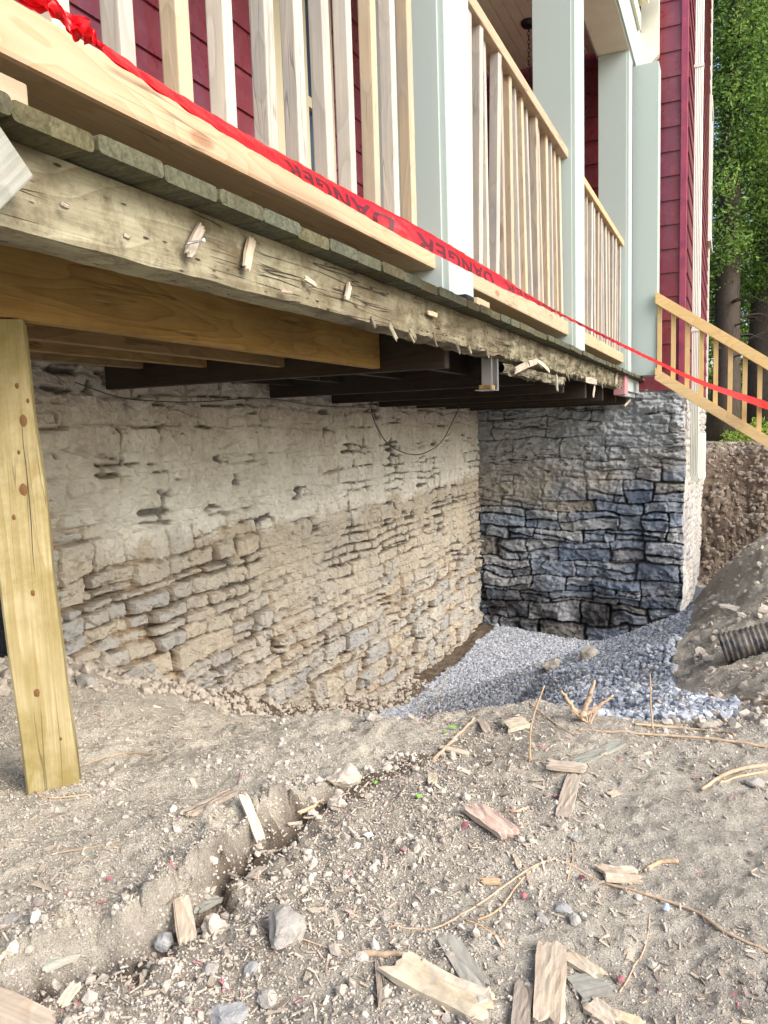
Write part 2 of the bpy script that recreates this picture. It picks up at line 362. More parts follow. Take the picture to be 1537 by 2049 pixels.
def m_leaf(name, a, b, c):
    m = Mat(name, .6, .3); m.color(m.ramp(m.attr('rid'), [(0, a), (.5, b), (1, c)]))
    tr = m.n('BsdfTranslucent'); m.setv(tr.inputs[0], m.ramp(m.attr('rid'), [(0, tuple(min(1, x*1.3) for x in a)), (1, tuple(min(1, x*1.6) for x in c))]))
    mx = m.n('MixShader'); mx.inputs[0].default_value = .35; m.l(m.b.outputs[0], mx.inputs[1]); m.l(tr.outputs[0], mx.inputs[2])
    m.l(mx.outputs[0], m.nt.nodes['Material Output'].inputs[0]); return m.m
M['cedar'] = m_leaf('cedar_foliage', (.05, .12, .03), (.14, .26, .05), (.30, .44, .10))
M['lightleaf'] = m_leaf('yellow_green_leaves', (.10, .20, .03), (.22, .34, .05), (.40, .46, .10))  # yellow-green leaf colour of woodland and undergrowth, tone random per leaf
M['bark'] = wood('cedar_bark', (.045, .033, .025), (.085, .065, .05), (.14, .11, .085), 'z', .8, .2, grain=1., bump=1., checks=1.)
def m_plain(name, c, rough=.6, spec=.4):
    m = Mat(name, rough, spec); n = m.noise(30, 3); m.color(m.mix(m.math('MULTIPLY', n, .3), c, tuple(x*.6 for x in c))); return m.m
M['steel'] = m_plain('galvanised_steel', (.5, .5, .5), .35, .8); M['steel'].node_tree.nodes['Principled BSDF'].inputs['Metallic'].default_value = .8
M['leafgreen'] = m_plain('green_leaf', (.16, .36, .06)); M['paper'] = m_plain('white_flake', (.8, .8, .76)); M['redchip'] = m_plain('red_paint_flake', (.36, .13, .15))
M['blueflake'] = m_plain('pale_blue_flake', (.5, .6, .72)); M['pink'] = m_plain('faded_pink_paint', (.45, .22, .24), .8)
M['knot'] = m_plain('post_knot', (.17, .085, .035), .7, .2); M['ink'] = m_plain('dark_red_ink', (.09, .004, .008), .45)
def m_tape():
    m = Mat('red_barrier_film', .28, .5); m.color(m.mix(m.noise(9, 3), (.80, .012, .02), (.62, .008, .015)))
    tr = m.n('BsdfTranslucent'); tr.inputs[0].default_value = (.9, .02, .03, 1); mx = m.n('MixShader'); mx.inputs[0].default_value = .3
    m.l(m.b.outputs[0], mx.inputs[1]); m.l(tr.outputs[0], mx.inputs[2]); m.l(mx.outputs[0], m.nt.nodes['Material Output'].inputs[0])
    m.bump(m.noise(30, 3), .3, .01); return m.m
M['tape'] = m_tape()
def m_pipe():
    m = Mat('dusty_black_plastic', .45, .5)
    nz = m.n('NewGeometry'); sx = m.n('SeparateXYZ'); m.l(nz.outputs['Normal'], sx.inputs[0])
    d = m.ramp(m.noise(20, 5, .7), [(.38, 0.), (.62, 1.)]); m.color(m.mix(m.math('MULTIPLY', d, .75), (.02, .02, .024), (.26, .22, .18))); return m.m
M['pipe'] = m_pipe()

# ================================================================== TERRAIN
XE, DZ, XW, YW, XC = -.84, 1.134, -2.70, 8.70, -.45      # deck edge, deck top, long wall, end wall, wing corner
ctl = []
def c3(x, y, z): ctl.append((x, y, z))
def cp(px, py, d): ctl.append(tuple(atD(px, py, d)))
for x in (-8, -3.2, -1.9, -1.3, -.6, 0, .6, 1.2, 2.2, 8):
    for y in (-8, -.5, .2, .6): c3(x, y, 0)
for p in ((-1.3, 1.1, -.02), (-1.9, 1.1, -.05), (-3.2, 1.2, -.1), (-2.7, 1.6, -.1), (-2.7, 2.2, -.19), (-2.7, 2.5, -.35), (-2.7, 3.2, -.63), (-2.7, 4.0, -1.0),
          (-2.7, 4.74, -1.29), (-2.7, 5.87, -1.63), (-2.7, 8.8, -1.70), (-2.0, 1.7, -.13), (-.9, 1.2, -.01), (-.4, 1.2, 0), (0, 1.2, 0), (.35, 1.5, 0),
          (-.9, 1.6, -.02), (-.4, 1.6, -.01), (1.2, 1.2, 0), (2.2, 1.5, 0), (-3.3, 2.2, -.2), (-3.3, 4, -1), (-3.3, 9, -1.7)): c3(*p)
# crest of the near ground, then the drop into the trench
cp(300, 1440, 2.35); cp(450, 1455, 2.2); cp(640, 1448, 1.98); cp(780, 1440, 2.0); cp(900, 1425, 2.02); cp(1000, 1412, 2.08); cp(1100, 1412, 2.0); cp(1180, 1450, 1.84); cp(1300, 1462, 1.76); cp(1400, 1462, 1.74); cp(1537, 1455, 1.75)
cp(420, 1425, 3.2); cp(560, 1440, 3.1); cp(700, 1450, 3.1)
for px, d, z in ((600, 4.6, -1.25), (700, 4.2, -1.35), (800, 3.2, -.9), (900, 2.9, -.75), (1000, 2.75, -.62), (1090, 2.5, -.42), (800, 4.2, -1.5), (950, 4.2, -1.35), (1040, 3.8, -.95)):
    p = atD(px, 900, d); c3(p[0], p[1], z)
for px, d, z in ((780, 5.2, -1.66), (900, 5.2, -1.7), (1000, 5.2, -1.45)):
    p = atD(px, 900, d); c3(p[0], p[1], z)
for x, y, z in ((-2.45, 5.9, -1.7), (-2.45, 7, -1.72), (-2.3, 8.7, -1.71), (-1.9, 7, -1.74), (-1.43, 8.7, -1.80), (-1.75, 8.7, -1.78), (-1.0, 8.7, -1.72), (-.75, 8.7, -1.6), (-.45, 8.7, -1.46), (-1.4, 7.6, -1.72)): c3(x, y, z)
# gravel spill coming down from the right
cp(1300, 1435, 2.15); cp(1230, 1440, 2.15); cp(1440, 1432, 2.1); cp(1390, 1402, 2.45)
cp(1200, 1400, 2.9); cp(1300, 1380, 3.1); cp(1120, 1385, 3.6); cp(1250, 1345, 4.0); cp(1170, 1325, 4.9); cp(1330, 1320, 3.9); cp(1090, 1345, 4.9); cp(1230, 1290, 6.2); cp(1300, 1280, 5.9); cp(1150, 1310, 6.0)
# right-hand bank
cp(1350, 1372, 2.75); cp(1365, 1392, 2.5); cp(1400, 1350, 2.7); cp(1450, 1395, 2.3); cp(1537, 1400, 2.1); cp(1450, 1340, 2.62); cp(1537, 1300, 2.6); cp(1400, 1290, 3.1); cp(1360, 1290, 3.9)
cp(1480, 1215, 3.3); cp(1537, 1180, 3.3); cp(1537, 1115, 3.9); cp(1537, 1064, 4.7); cp(1470, 1118, 4.7); cp(1420, 1165, 4.9); cp(1400, 1215, 4.7); cp(1375, 1225, 5.3); cp(1365, 1250, 5.0)
for p in ((.9, 2.6, .02), (.9, 3.6, .1), (.8, 4.6, .12), (2, 3, .05), (2, 5, .05), (1.2, 5.6, -.2), (.3, 6.2, -1.2), (-.1, 6.3, -1.25), (2.4, 6.2, 0), (1.4, 7, -1.4), (-.1, 8.7, -1.6), (.4, 8, -1.8), (-.45, 11, -1.8), (-.45, 13.4, -1.85), (-.45, 14.7, -.9), (.8, 14.8, -.7), (1.6, 14.6, -.8),
          (.8, 13.5, -1.85), (1.6, 13.3, -1.85), (1.6, 8, -1.8), (2.2, 7.5, 0), (2.2, 15.7, .1), (2, 16, .15), (-.45, 15.75, .15), (.8, 15.75, .16), (1.6, 15.75, .15), (-3.3, 16, .1), (-3.3, 18, .2), (0, 18, .25), (3, 18, .25), (8, 18, .2), (8, 8, 0), (-8, 18, .1), (-8, 8, -.5)): c3(*p)
tri = delaunay_2d_cdt([Vector((x, y)) for x, y, z in ctl], [], [], 0, 1e-4)
tv = [Vector((v[0], v[1], ctl[tri[3][i][0]][2])) for i, v in enumerate(tri[0])]
bvh = BVHTree.FromPolygons(tv, [list(f) for f in tri[2]])
GS = .04; gx = np.arange(-3.24, 3.2, GS); gy = np.arange(-.6, 17.6, GS)
G0 = np.zeros((len(gx), len(gy)))
for i, x in enumerate(gx):
    for j, y in enumerate(gy):
        h = bvh.ray_cast(Vector((x, y, 9)), Vector((0, 0, -1)))
        G0[i, j] = h[0].z if h[0] else 0
def blur(a, n):
    for _ in range(n):
        p = np.pad(a, 1, mode='edge'); a = (p[:-2, 1:-1]+p[2:, 1:-1]+2*p[1:-1, 1:-1])/4
        p = np.pad(a, 1, mode='edge'); a = (p[1:-1, :-2]+p[1:-1, 2:]+2*p[1:-1, 1:-1])/4
    return a
G1 = blur(G0, 3)
def base(x, y):
    x = np.asarray(x, float); y = np.asarray(y, float)
    u = np.clip((x-gx[0])/GS, 0, len(gx)-1.001); v = np.clip((y-gy[0])/GS, 0, len(gy)-1.001)
    i = u.astype(int); j = v.astype(int); a = u-i; b = v-j
    z = (G1[i, j]*(1-a)+G1[i+1, j]*a)*(1-b)+(G1[i, j+1]*(1-a)+G1[i+1, j+1]*a)*b
    return z
# gravel patch outline (plan)
gp = [(-2.50, 5.35), (-2.52, 8.7), (-.45, 8.7), (-.45, 12.4), (.2, 12.2), (.4, 9.), (-.1, 7.6)]+[tuple(atD(*q)[:2]) for q in ((1385, 1240, 5.6), (1370, 1290, 3.8), (1345, 1340, 3.1), (1340, 1380, 2.7), (1390, 1402, 2.4), (1470, 1432, 2.1), (1480, 1452, 1.92), (1195, 1452, 1.92), (1150, 1420, 2.2), (1100, 1412, 2.4), (900, 1425, 2.9), (780, 1430, 4.0))]
def inpoly(x, y, P):
    x = np.asarray(x, float); y = np.asarray(y, float); r = np.zeros(x.shape, bool)
    for (x0, y0), (x1, y1) in zip(P, P[1:]+P[:1]):
        c = ((y0 > y) != (y1 > y)) & (x < (x1-x0)*(y-y0)/(y1-y0+1e-12)+x0); r ^= c
    return r
# the little ledge that crosses the foreground
led = [tuple(onZ(*q, 0)[:2]) for q in ((20, 1990), (150, 1930), (260, 1900), (350, 1830), (440, 1760), (510, 1690), (620, 1610), (720, 1560), (840, 1500))]
def ledge(x, y):
    """signed distance to the ledge line (positive on the high, far-left side)"""
    best = np.full(np.shape(x), 9.); sg = np.zeros(np.shape(x))
    for (x0, y0), (x1, y1) in zip(led, led[1:]):
        dx, dy = x1-x0, y1-y0; L = dx*dx+dy*dy
        t = np.clip(((x-x0)*dx+(y-y0)*dy)/L, 0, 1); d = np.hypot(x-x0-t*dx, y-y0-t*dy)
        s_ = np.sign(dx*(y-y0)-dy*(x-x0)); m = d < best; best = np.where(m, d, best); sg = np.where(m, s_, sg)
    return best*sg
def Hm(x, y):
    x = np.asarray(x, float); y = np.asarray(y, float)
    wy = sstep(13.5, 14.5, y)*.35; z = base(x, y+wy*fbm(x*1.7, y*.9, 301, 4))
    near = sstep(3.2, 1.2, np.hypot(x, y))
    g = inpoly(x, y, gp)
    rough = np.where(g, .3, 1.)
    z = z+rough*(.04*fbm(x*2.2, y*2.2, 3, 3, .4)+.035*np.where(base(x, y) < -.06, 1., .16)*fbm(x*9, y*9, 5, 3)+.008*fbm(x*30, y*30, 9, 3, .6))
    z = z+rough*.014*np.maximum(fbm(x*55, y*55, 21, 2)-.05, 0)
    z = z+sstep(-.1, -1.0, z)*sstep(12, 14, y)*.45*fbm(x*2.4, y*2.4, 311, 5, .6)
    ld = ledge(x, y)+.018*fbm(x*16, y*16, 31, 3); fade = sstep(.2, -.05, np.abs(ld)-.12)
    LC = onZ(420, 1775, 0); lf = sstep(.40, .20, np.hypot(x-LC[0], y-LC[1])); amp = .050*lf*(1.0+.9*fbm(x*7, y*7, 133, 2)); z = z+.05*np.exp(-np.abs(ld)/.05)*fbm(x*24, y*24, 135, 3, .6)*lf+.045*np.exp(-np.abs(ld)/.05)*np.maximum(0, facets(x, y, .030, 141))*lf+.02*facets(x, y, .09, 143)*sstep(.4, .15, np.hypot(x+.85, y-1.78))
    z = z+amp*(sstep(-.012, .012, ld)*np.exp(-np.maximum(ld, 0)/.22)-.45*np.exp(-(np.minimum(ld, 0)/.05)**2)*(ld < .01))
    # bank clods
    bank = sstep(.25, .45, x+.02*y)*sstep(1.9, 2.4, y)*sstep(6.5, 5.5, y)
    z = z+bank*(.05*facets(x+.03*fbm(x*9, y*9, 2), y, .16, 77)+.045*fbm(x*12, y*12, 88, 4, .6))
    return z
def steps(a, b, f):
    r = [a]
    while r[-1] < b: r.append(r[-1]+f(r[-1]))
    return r
fx = lambda x: .0085 if -1.6 <= x < .75 else (.016 if -2.9 < x < 1.3 else (.05 if -3.2 < x < 3.2 else abs(x)*.15))
xs = np.array([-600, -300, -150, -80, -45, -25, -14, -8, -5, -3.8]+steps(-3.25, 3.2, fx)+[4, 5.5, 8, 14, 25, 45, 80, 150, 300, 600])
fy = lambda y: .0065+.0038*max(0, y-1)
ys = np.array([-300, -100, -30, -10, -4, -1.5, -.6, -.2, .1, .3]+steps(.42, 17.4, fy)+[19, 22, 27, 35, 50, 80, 130, 250, 600])
GX, GY = np.meshgrid(xs, ys, indexing='ij')
GZ = Hm(GX, GY)
far = (np.abs(GX) > 3.2) | (GY > 17.5) | (GY < -.6)
GZ = np.where(far, np.where(GY > 17.5, .22, 0)+.08*fbm(GX*.3, GY*.3, 8, 3), GZ)
damp = sstep(-.25, -.9, GZ)*np.where(GX < -2.2, .9, .25)+sstep(.6, 0, np.abs(GY-15.5))*sstep(.1, -.6, GZ)*.8
LD = ledge(GX, GY)+.03*fbm(GX*14, GY*14, 60, 3); damp = np.maximum(damp, .95*sstep(12.2, 13., GY)*sstep(.19, .0, GZ)*(GY < 16.5)); damp = np.clip(damp+.8*sstep(.015, -.02, LD)*sstep(-.075, -.02, LD)*(np.hypot(GX, GY) < 1.6)+.3*sstep(0, -.05, LD)*sstep(-.45, -.1, LD)*(np.hypot(GX, GY) < 1.9), 0, 1); dry = sstep(.0, .08, LD)*(GY > 0)*sstep(2.6, 1.8, GY)*(GX < 0)+.6*sstep(.1, .35, GX-.12*GY)*sstep(2.0, 1.5, GY)+.9*sstep(-.15, .0, GX)*sstep(1.8, 2.1, GY)*sstep(7, 6, GY)
gm = grid_mesh('ground', np.stack([GX, GY, GZ], -1), dict(damp=damp, dry=np.clip(dry, 0, 1), grav=inpoly(GX, GY, gp)*1., grass=sstep(16.2, 17.5, GY+fbm(GX*2, GY*2, 4))*.8))
ground = tag(link('ground', gm, M['soil']), kind='structure')
def H(x, y): return float(Hm(np.array([x]), np.array([y]))[0])
def hit(px, py, dz=0., tmax=9.):
    """where the line of sight through a measured spot meets the ground"""
    r = ray(px, py)/F; d = np.concatenate([np.arange(.6, 3., .006), np.arange(3., tmax, .02)])
    P = CAM[None]+r[None]*d[:, None]; h = Hm(P[:, 0], P[:, 1]); k = np.argmax(P[:, 2] < h+dz)
    return Vector(P[k]) if P[k, 2] < h[k]+dz else Vector(onZ(px, py, 0))

# ================================================================== scattered small stuff (numpy built)
ICO = None
def ico():
    bm = bmesh.new(); bmesh.ops.create_icosphere(bm, subdivisions=1, radius=1)
    V = np.array([v.co[:] for v in bm.verts]); T = np.array([[v.index for v in f.verts] for f in bm.faces]); bm.free(); return V, T
def octa():
    V = np.array([(1, 0, 0), (-1, 0, 0), (0, 1, 0), (0, -1, 0), (0, 0, 1), (0, 0, -1)], float)
    T = np.array([(0, 2, 4), (2, 1, 4), (1, 3, 4), (3, 0, 4), (2, 0, 5), (1, 2, 5), (3, 1, 5), (0, 3, 5)]); return V, T
def cubev():
    V = np.array([(x, y, z) for x in (-1, 1) for y in (-1, 1) for z in (-1, 1)], float)
    T = np.array([(0, 1, 3, 2), (4, 6, 7, 5), (0, 4, 5, 1), (2, 3, 7, 6), (0, 2, 6, 4), (1, 5, 7, 3)]); return V, T
rng = np.random.default_rng(5)
def rotm(n, flat=1.):
    a = rng.uniform(0, 2*np.pi, n); b = rng.normal(0, .5*flat, n); c = rng.normal(0, .5*flat, n)
    ca, sa, cb, sb, cc, sc = np.cos(a), np.sin(a), np.cos(b), np.sin(b), np.cos(c), np.sin(c); o, z = np.ones(n), np.zeros(n)
    Rz = np.stack([ca, -sa, z, sa, ca, z, z, z, o], 1).reshape(n, 3, 3); Rx = np.stack([o, z, z, z, cb, -sb, z, sb, cb], 1).reshape(n, 3, 3)
    Ry = np.stack([cc, z, sc, z, o, z, -sc, z, cc], 1).reshape(n, 3, 3); return Rz @ Rx @ Ry
def scatter(name, shape, P, S3, mat, jit=.25, flat=1., rid=None):
    V, T = shape; n = len(P)
    v = V[None]*(1+rng.uniform(-jit, jit, (n, len(V), 1)))+rng.uniform(-jit, jit, (n, len(V), 3))*.5
    v = v*S3[:, None, :]; v = np.einsum('nij,nkj->nki', rotm(n, flat), v)+P[:, None, :]
    Q = (T[None]+(np.arange(n)*len(V))[:, None, None]).reshape(-1, T.shape[1])
    rid = np.repeat(rng.random(n) if rid is None else rid, len(V))
    return link(name, np_mesh(name, v.reshape(-1, 3), Q, dict(rid=rid)), mat)
# gravel: pebbles over the patch, sized by hand-sized crushed stone
N = 220000
gxx = rng.uniform(-2.6, 1.0, N); gyy = 1.6+(rng.random(N)**1.25)*7.4; k = inpoly(gxx+.05*fbm(gxx*8, gyy*8, 3), gyy+.05*fbm(gxx*8, gyy*8, 6), gp); gxx, gyy = gxx[k], gyy[k]
s = rng.uniform(.0055, .0125, len(gxx))*(1+.11*gyy); gz = Hm(gxx, gyy)+rng.uniform(-.002, .014, len(gxx))
scatter('gravel', ico(), np.stack([gxx, gyy, gz], 1), np.stack([s*1.2, s, s*.75], 1), M['gravel'], .26, 1.6)
tag(bpy.data.objects['gravel'], 'blue-grey crushed stone gravel spilled over the trench floor', 'gravel', kind='stuff')
k = rng.integers(0, len(gxx), 0)
# soil crumbs
def near_pts(n, pw=1.4):
    d = .62+(rng.random(n)**pw)*2.9; a = rng.uniform(-.62, .60, n)+math.atan2(_D[0], _D[2])*0
    f = fw[:2]/np.linalg.norm(fw[:2]); r_ = np.array([f[1], -f[0]])
    x = f[0]*d+r_[0]*d*np.tan(a); y = f[1]*d+r_[1]*d*np.tan(a); return x, y
x, y = near_pts(110000); k = ~inpoly(x, y, gp) & (x > -2.6); x, y = x[k], y[k]
ld = ledge(x, y); dense = fbm(x*3, y*3, 44, 3)*1.3+.8*np.exp(-((ld+.07)/.16)**2)-.05-.15*sstep(.1, .4, x-.12*y); k = rng.random(len(x)) < np.clip(dense+.2, .05, 1); x, y = x[k], y[k]
s = rng.uniform(.0008, .0024, len(x))*(1+rng.random(len(x))**30*3.5)
scatter('soil_crumbs', ico(), np.stack([x, y, Hm(x, y)+s*.3], 1), np.stack([s*1.2, s, s*.8], 1), M['crumb'], .22, 2)
tag(bpy.data.objects['soil_crumbs'], 'loose dry soil crumbs and grit over the near ground', 'soil', kind='stuff')
x, y = near_pts(120000, 1.1); k = ~inpoly(x, y, gp) & (x > -2.6); x, y = x[k], y[k]; k = rng.random(len(x)) < np.clip(.55+1.5*fbm(x*6, y*6, 46, 3), .1, 1); x, y = x[k], y[k]
s = rng.uniform(.0005, .0015, len(x))*(.6+.5*np.hypot(x, y))
scatter('soil_grit', octa(), np.stack([x, y, Hm(x, y)+s*.3], 1), np.stack([s*1.3, s, s*.8], 1), M['crumb'], .3, 2)
tag(bpy.data.objects['soil_grit'], 'fine dry grit dusting the trampled ground', 'soil', kind='stuff')
x, y = near_pts(16000, 1.2); k = ~inpoly(x, y, gp) & (x > -2.6); x, y = x[k], y[k]
px_ = x*0
patch = 1.3*fbm(x*2.3+7, y*2.3, 61, 3)+.6*np.exp(-((ledge(x, y)+.15)/.2)**2)-.35*sstep(.1, .4, x-.15*y); k = rng.random(len(x)) < np.clip(patch+.30, .04, 1); x, y = x[k], y[k]
L = rng.uniform(.0015, .0075, len(x))*(1+rng.random(len(x))**12*1.6)
scatter('wood_chips', cubev(), np.stack([x, y, Hm(x, y)+.002], 1), np.stack([L, L*rng.uniform(.07, .33, len(x)), np.full(len(x), .0007)], 1), M['chip'], .2, .7)
tag(bpy.data.objects['wood_chips'], 'tiny scattered wood chips and red paint flakes', 'wood chips', kind='stuff')
# lumps on the bank
x = rng.uniform(-.15, 1.4, 40000); y = 1.85+4.6*rng.random(40000)**1.3; k = ~inpoly(x, y, gp) & (rng.random(40000) < np.clip(.45+1.6*fbm(x*4, y*4, 47, 3), .05, 1)); x, y = x[k], y[k]; s = (.0022+.016*rng.random(len(x))**16)*(.7+.15*y)
scatter('bank_crumbs', ico(), np.stack([x, y, Hm(x, y)+s*.3], 1), np.stack([s*1.2, s, s*.8], 1), M['clod'], .3, 2)
tag(bpy.data.objects['bank_crumbs'], 'crumbly brown clods over the dug bank beside the trench', 'soil', kind='stuff')
x = rng.uniform(-.4, 2.4, 9000); y = rng.uniform(12.6, 16.3, 9000); s = .010+.05*rng.random(9000)**8
scatter('trench_end_clods', ico(), np.stack([x, y, Hm(x, y)+s*.2], 1), np.stack([s*1.3, s, s*.8], 1), M['dclod'], .3, 2)
tag(bpy.data.objects['trench_end_clods'], 'brown clods and stones in the far dug face of the trench', 'soil', kind='stuff')
# rubble at the foot of the long wall
n = 5000; y = rng.uniform(1.4, 6.5, n); x = -2.7+.55*rng.random(n)**1.4; s = .004+.022*rng.random(n)**6; k = rng.random(n) < .8
scatter('wall_foot_rubble', ico(), np.stack([x, y, Hm(x, y)+s*.3], 1), np.stack([s*1.3, s, s*.8], 1), M['clod'], .3, 2)
tag(bpy.data.objects['wall_foot_rubble'], 'crumbled mortar and soil along the foot of the long stone wall', 'rubble', kind='stuff')

# ================================================================== HOUSE
house = thing('house', 'old red clapboard house on a bare stone foundation, wing at the far end', 'house')
def stone_layout(us, vs, seed, hrange, wrange, warp=.02, ragg=1.):
    rg = np.random.default_rng(seed)
    U, V = np.meshgrid(us, vs, indexing='ij')
    u = U+warp*fbm(U*5, V*5, seed, 3)*2+.006*ragg*fbm(U*30, V*30, seed+3, 2); v = V+warp*fbm(U*3+5, V*3, seed+9, 3)*2+.006*ragg*fbm(U*30, V*30, seed+5, 2)+.02*fbm(U*.8, V*.3, seed+2, 2)
    rows = [vs[0]-.3]
    while rows[-1] < vs[-1]+.3: rows.append(rows[-1]+rg.uniform(*hrange)*(1 if rg.random() > .25 else .5))
    rows = np.array(rows); v = v+.020*vn(u*2.1, np.floor(v/.17), seed+70)*2; ri = np.clip(np.searchsorted(rows, v)-1, 0, len(rows)-2)
    sid = np.zeros(U.shape); dU = np.zeros(U.shape); off = np.zeros(U.shape); dX = np.full(U.shape, 9.)
    for r in range(len(rows)-1):
        m = ri == r
        if not m.any(): continue
        hgt = rows[r+1]-rows[r]; e = [us[0]-.5-rg.random()*.3]
        while e[-1] < us[-1]+.5: e.append(e[-1]+rg.uniform(*wrange)*(hgt/.15)**.35)
        e = np.array(e); ci = np.clip(np.searchsorted(e, u[m])-1, 0, len(e)-2)
        dU[m] = np.minimum(u[m]-e[ci], e[ci+1]-u[m]); rr = rg.random(len(e)); ro = rg.normal(0, 1, len(e)); 
        um, vm = u[m], v[m]; sp = np.where(rg.random(len(e)) < (.42 if hgt > .11 else 0), rg.uniform(.3, .7, len(e)), 9.)[ci]; tl = rg.normal(0, .10, len(e))[ci]
        cut = rows[r]+hgt*sp+tl*(um-(e[ci]+e[ci+1])/2); above = (vm > cut)&(sp < 2)
        s2 = np.where(sp < 2, np.abs(vm-cut), 9.)
        vs_ = np.where(rg.random(len(e)) < .4, rg.uniform(.25, .75, len(e)), 9.)[ci]; cu = e[ci]+(e[ci+1]-e[ci])*vs_; lowh = (~above)&(sp < 2)&(vs_ < 2)
        s2 = np.where(lowh, np.minimum(s2, np.abs(um-cu)), s2); right_ = lowh&(um > cu)
        dX[m] = s2; sid[m] = (rr[ci]+.37*above+.61*right_) % 1; off[m] = ro[ci]+.8*above-.6*right_
    dV = np.minimum(v-rows[ri], rows[ri+1]-v)
    d = np.minimum(dU, dV)-.25*np.maximum(0, .03-np.maximum(dU, dV)); d = np.minimum(d, dX)
    return U, V, d, sid, off
def bar(u0, u1, f):
    r = [u0]
    while r[-1] < u1: r.append(r[-1]+f(r[-1]))
    return np.array(r)
# --- long wall, facing +X
us = bar(1.0, YW+.06, lambda u: .009+.0014*max(0, u-2)); vs = np.arange(-2.0, 1.14, .0105)
U, V, d, sid, off = stone_layout(us, vs, 11, (.09, .18), (.14, .40), .016)
pn = fbm(U*1.5, V*2.2, 70, 4)
low = sstep(.05, -.45, V-.12*(5-U)*.5+.35*pn+.10*(U > 99))      # 1 where the joints are open
contact = -.19-.34*np.clip(U-2.2, 0, 4)
low = np.clip(sstep(.75, .15, V-contact+.55*pn-.16*np.clip(U-4, 0, 5)), 0, 1)
gw = .008+.016*np.clip(fbm(U*2.3, V*2.7, 300, 3)+.25, 0, 1); gap = sstep(.002, 1, (d+.005*fbm(U*40, V*40, 5, 2))/gw); parge = (1-low)
dep = low*.05+(1-low)*.010*(.4+sstep(-.1, .3, pn))
dep = dep*(1-.45*sstep(-.1, .3, V)); relief = dep*(gap-1)+.012*off*np.where(gap > .5, 1, 0)*(low+.25)+.026*facets(U+.03*pn, V, .17, 90)*(.35+.4*low)+.014*facets(U, V, .055, 95)+.016*fbm(U*2.2, V*2.2, 60, 3)+.012*fbm(U*13, V*13, 62, 4)+.010*parge*(gap-1)
hol = sstep(.30, .42, fbm(U*3.2, V*6, 123, 3)); relief = relief-.03*hol*(1-gap)*(1-low)
cm_ = sstep(.02, .16, fbm(U*2.6+9, V*3.3, 410, 4)); up_ = sstep(-.1, .25, V); crack = sstep(.011-.004*up_, .003-.002*up_, np.abs(d+.006*fbm(U*18, V*18, 7, 3)))*sstep(.02+.10*up_, .16+.10*up_, fbm(U*2.6+9, V*3.3, 410, 4))
crack = np.maximum(crack*(1-.5*low), low*sstep(.35, .0, gap)*sstep(-.02, .12, fbm(U*4, V*5, 440, 3)))
relief = relief-.016*crack; dk = sstep(.33, .40, fbm(U*4.4, V*7.5, 555, 3))*(1-low)*sstep(.022, .010, d)
relief = relief-.02*dk; crack = np.maximum(crack, dk*.85)
joint = np.clip(gap, 0, 1); P = np.stack([np.full(U.shape, XW)+relief, U, V], -1)
par = np.clip(parge*(1-.9*hol*(1-gap)), 0, 1)
fw_ = link('foundation_wall', grid_mesh('foundation_wall', P, dict(joint=joint, sid=sid, parge=par, crack=crack), flip=True, smooth=False), M['wl'], house)
tag(fw_, 'long parged limestone wall under the porch')
# --- end wall, facing -Y
us = np.arange(XW-.05, XC+.001, .0095); vs = np.arange(-2.1, 1.02, .0095)
U, V, d, sid, off = stone_layout(us, vs, 23, (.13, .27), (.22, .62), .034)
pn = fbm(U*1.8+3, V*2.2, 71, 4); low = sstep(.25, -.35, V+.8*pn-.10*(U+1.5))
gw = .009+.032*np.clip(fbm(U*2.1, V*2.5, 310, 3)+.15, 0, 1); gap = sstep(.0, 1, (d+.008*fbm(U*30, V*30, 5, 2))/gw)
lay = np.abs(fbm(U*2.5, V*16, 151, 4))
relief = (low*.075+(1-low)*.012)*(gap-1)+.022*off*np.where(gap > .5, 1, 0)*low+.030*facets(U+.03*pn, V, .16, 190)*(.3+.7*low)+.018*facets(U, V*1.6, .06, 195)+.05*fbm(U*2.2, V*3, 160, 3)+.02*fbm(U*9, V*14, 162, 4)-(1-low)*.035*np.maximum(0, .22-lay)*4*.5
edge = sstep(.10, 0., XC-U); P = np.stack([U, YW-relief+edge*.02, V], -1); P[-1, :, 1] = YW+.03
P[:, :, 0] += edge*(.05*fbm(V*3, U*0+2, 201, 3)+.03*sstep(.6, -1.6, V)*0)
cornerx = P[-1, :, 0].copy(); cornerz = vs
crack = np.maximum((1-low)*sstep(.045, .02, lay)*sstep(.0, .15, fbm(U*3, V*4, 470, 3)), sstep(.01, .003, np.abs(d))*(1-low)*sstep(0, .1, fbm(U*2, V*3, 480, 3)))
fw2 = link('foundation_wall', grid_mesh('foundation_wall', P, dict(joint=gap, sid=sid, parge=1-low, crack=crack)), M['wr'], house)
tag(fw2, 'dark blue-grey rubble stone end wall with open joints')
# --- wing side wall, facing +X
us = bar(YW+.03, 15.9, lambda u: .014+.004*(u-8.7)); vs = np.arange(-2.1, 1.02, .014)
U, V, d, sid, off = stone_layout(us, vs, 37, (.12, .22), (.2, .5), .03)
gap = sstep(.004, .03, d); pn = fbm(U*2, V*2, 72, 4); cxw = np.interp(V, cornerz, cornerx)
relief = .025*(gap-1)+.015*facets(U, V, .14, 290)+.03*fbm(U*3, V*3, 260, 5); t_ = sstep(0, .12, U-us[0])
P = np.stack([cxw*(1-t_)+(XC)*t_+relief*t_, U, V], -1); par = np.clip(.75+pn*1.6-.6*(1-gap)*sstep(.0, .2, pn), 0, 1)
tag(link('foundation_wall', grid_mesh('foundation_wall', P, dict(joint=gap, sid=sid, parge=par), flip=True), M['ws'], house), 'whitewashed rough stone side of the wing')
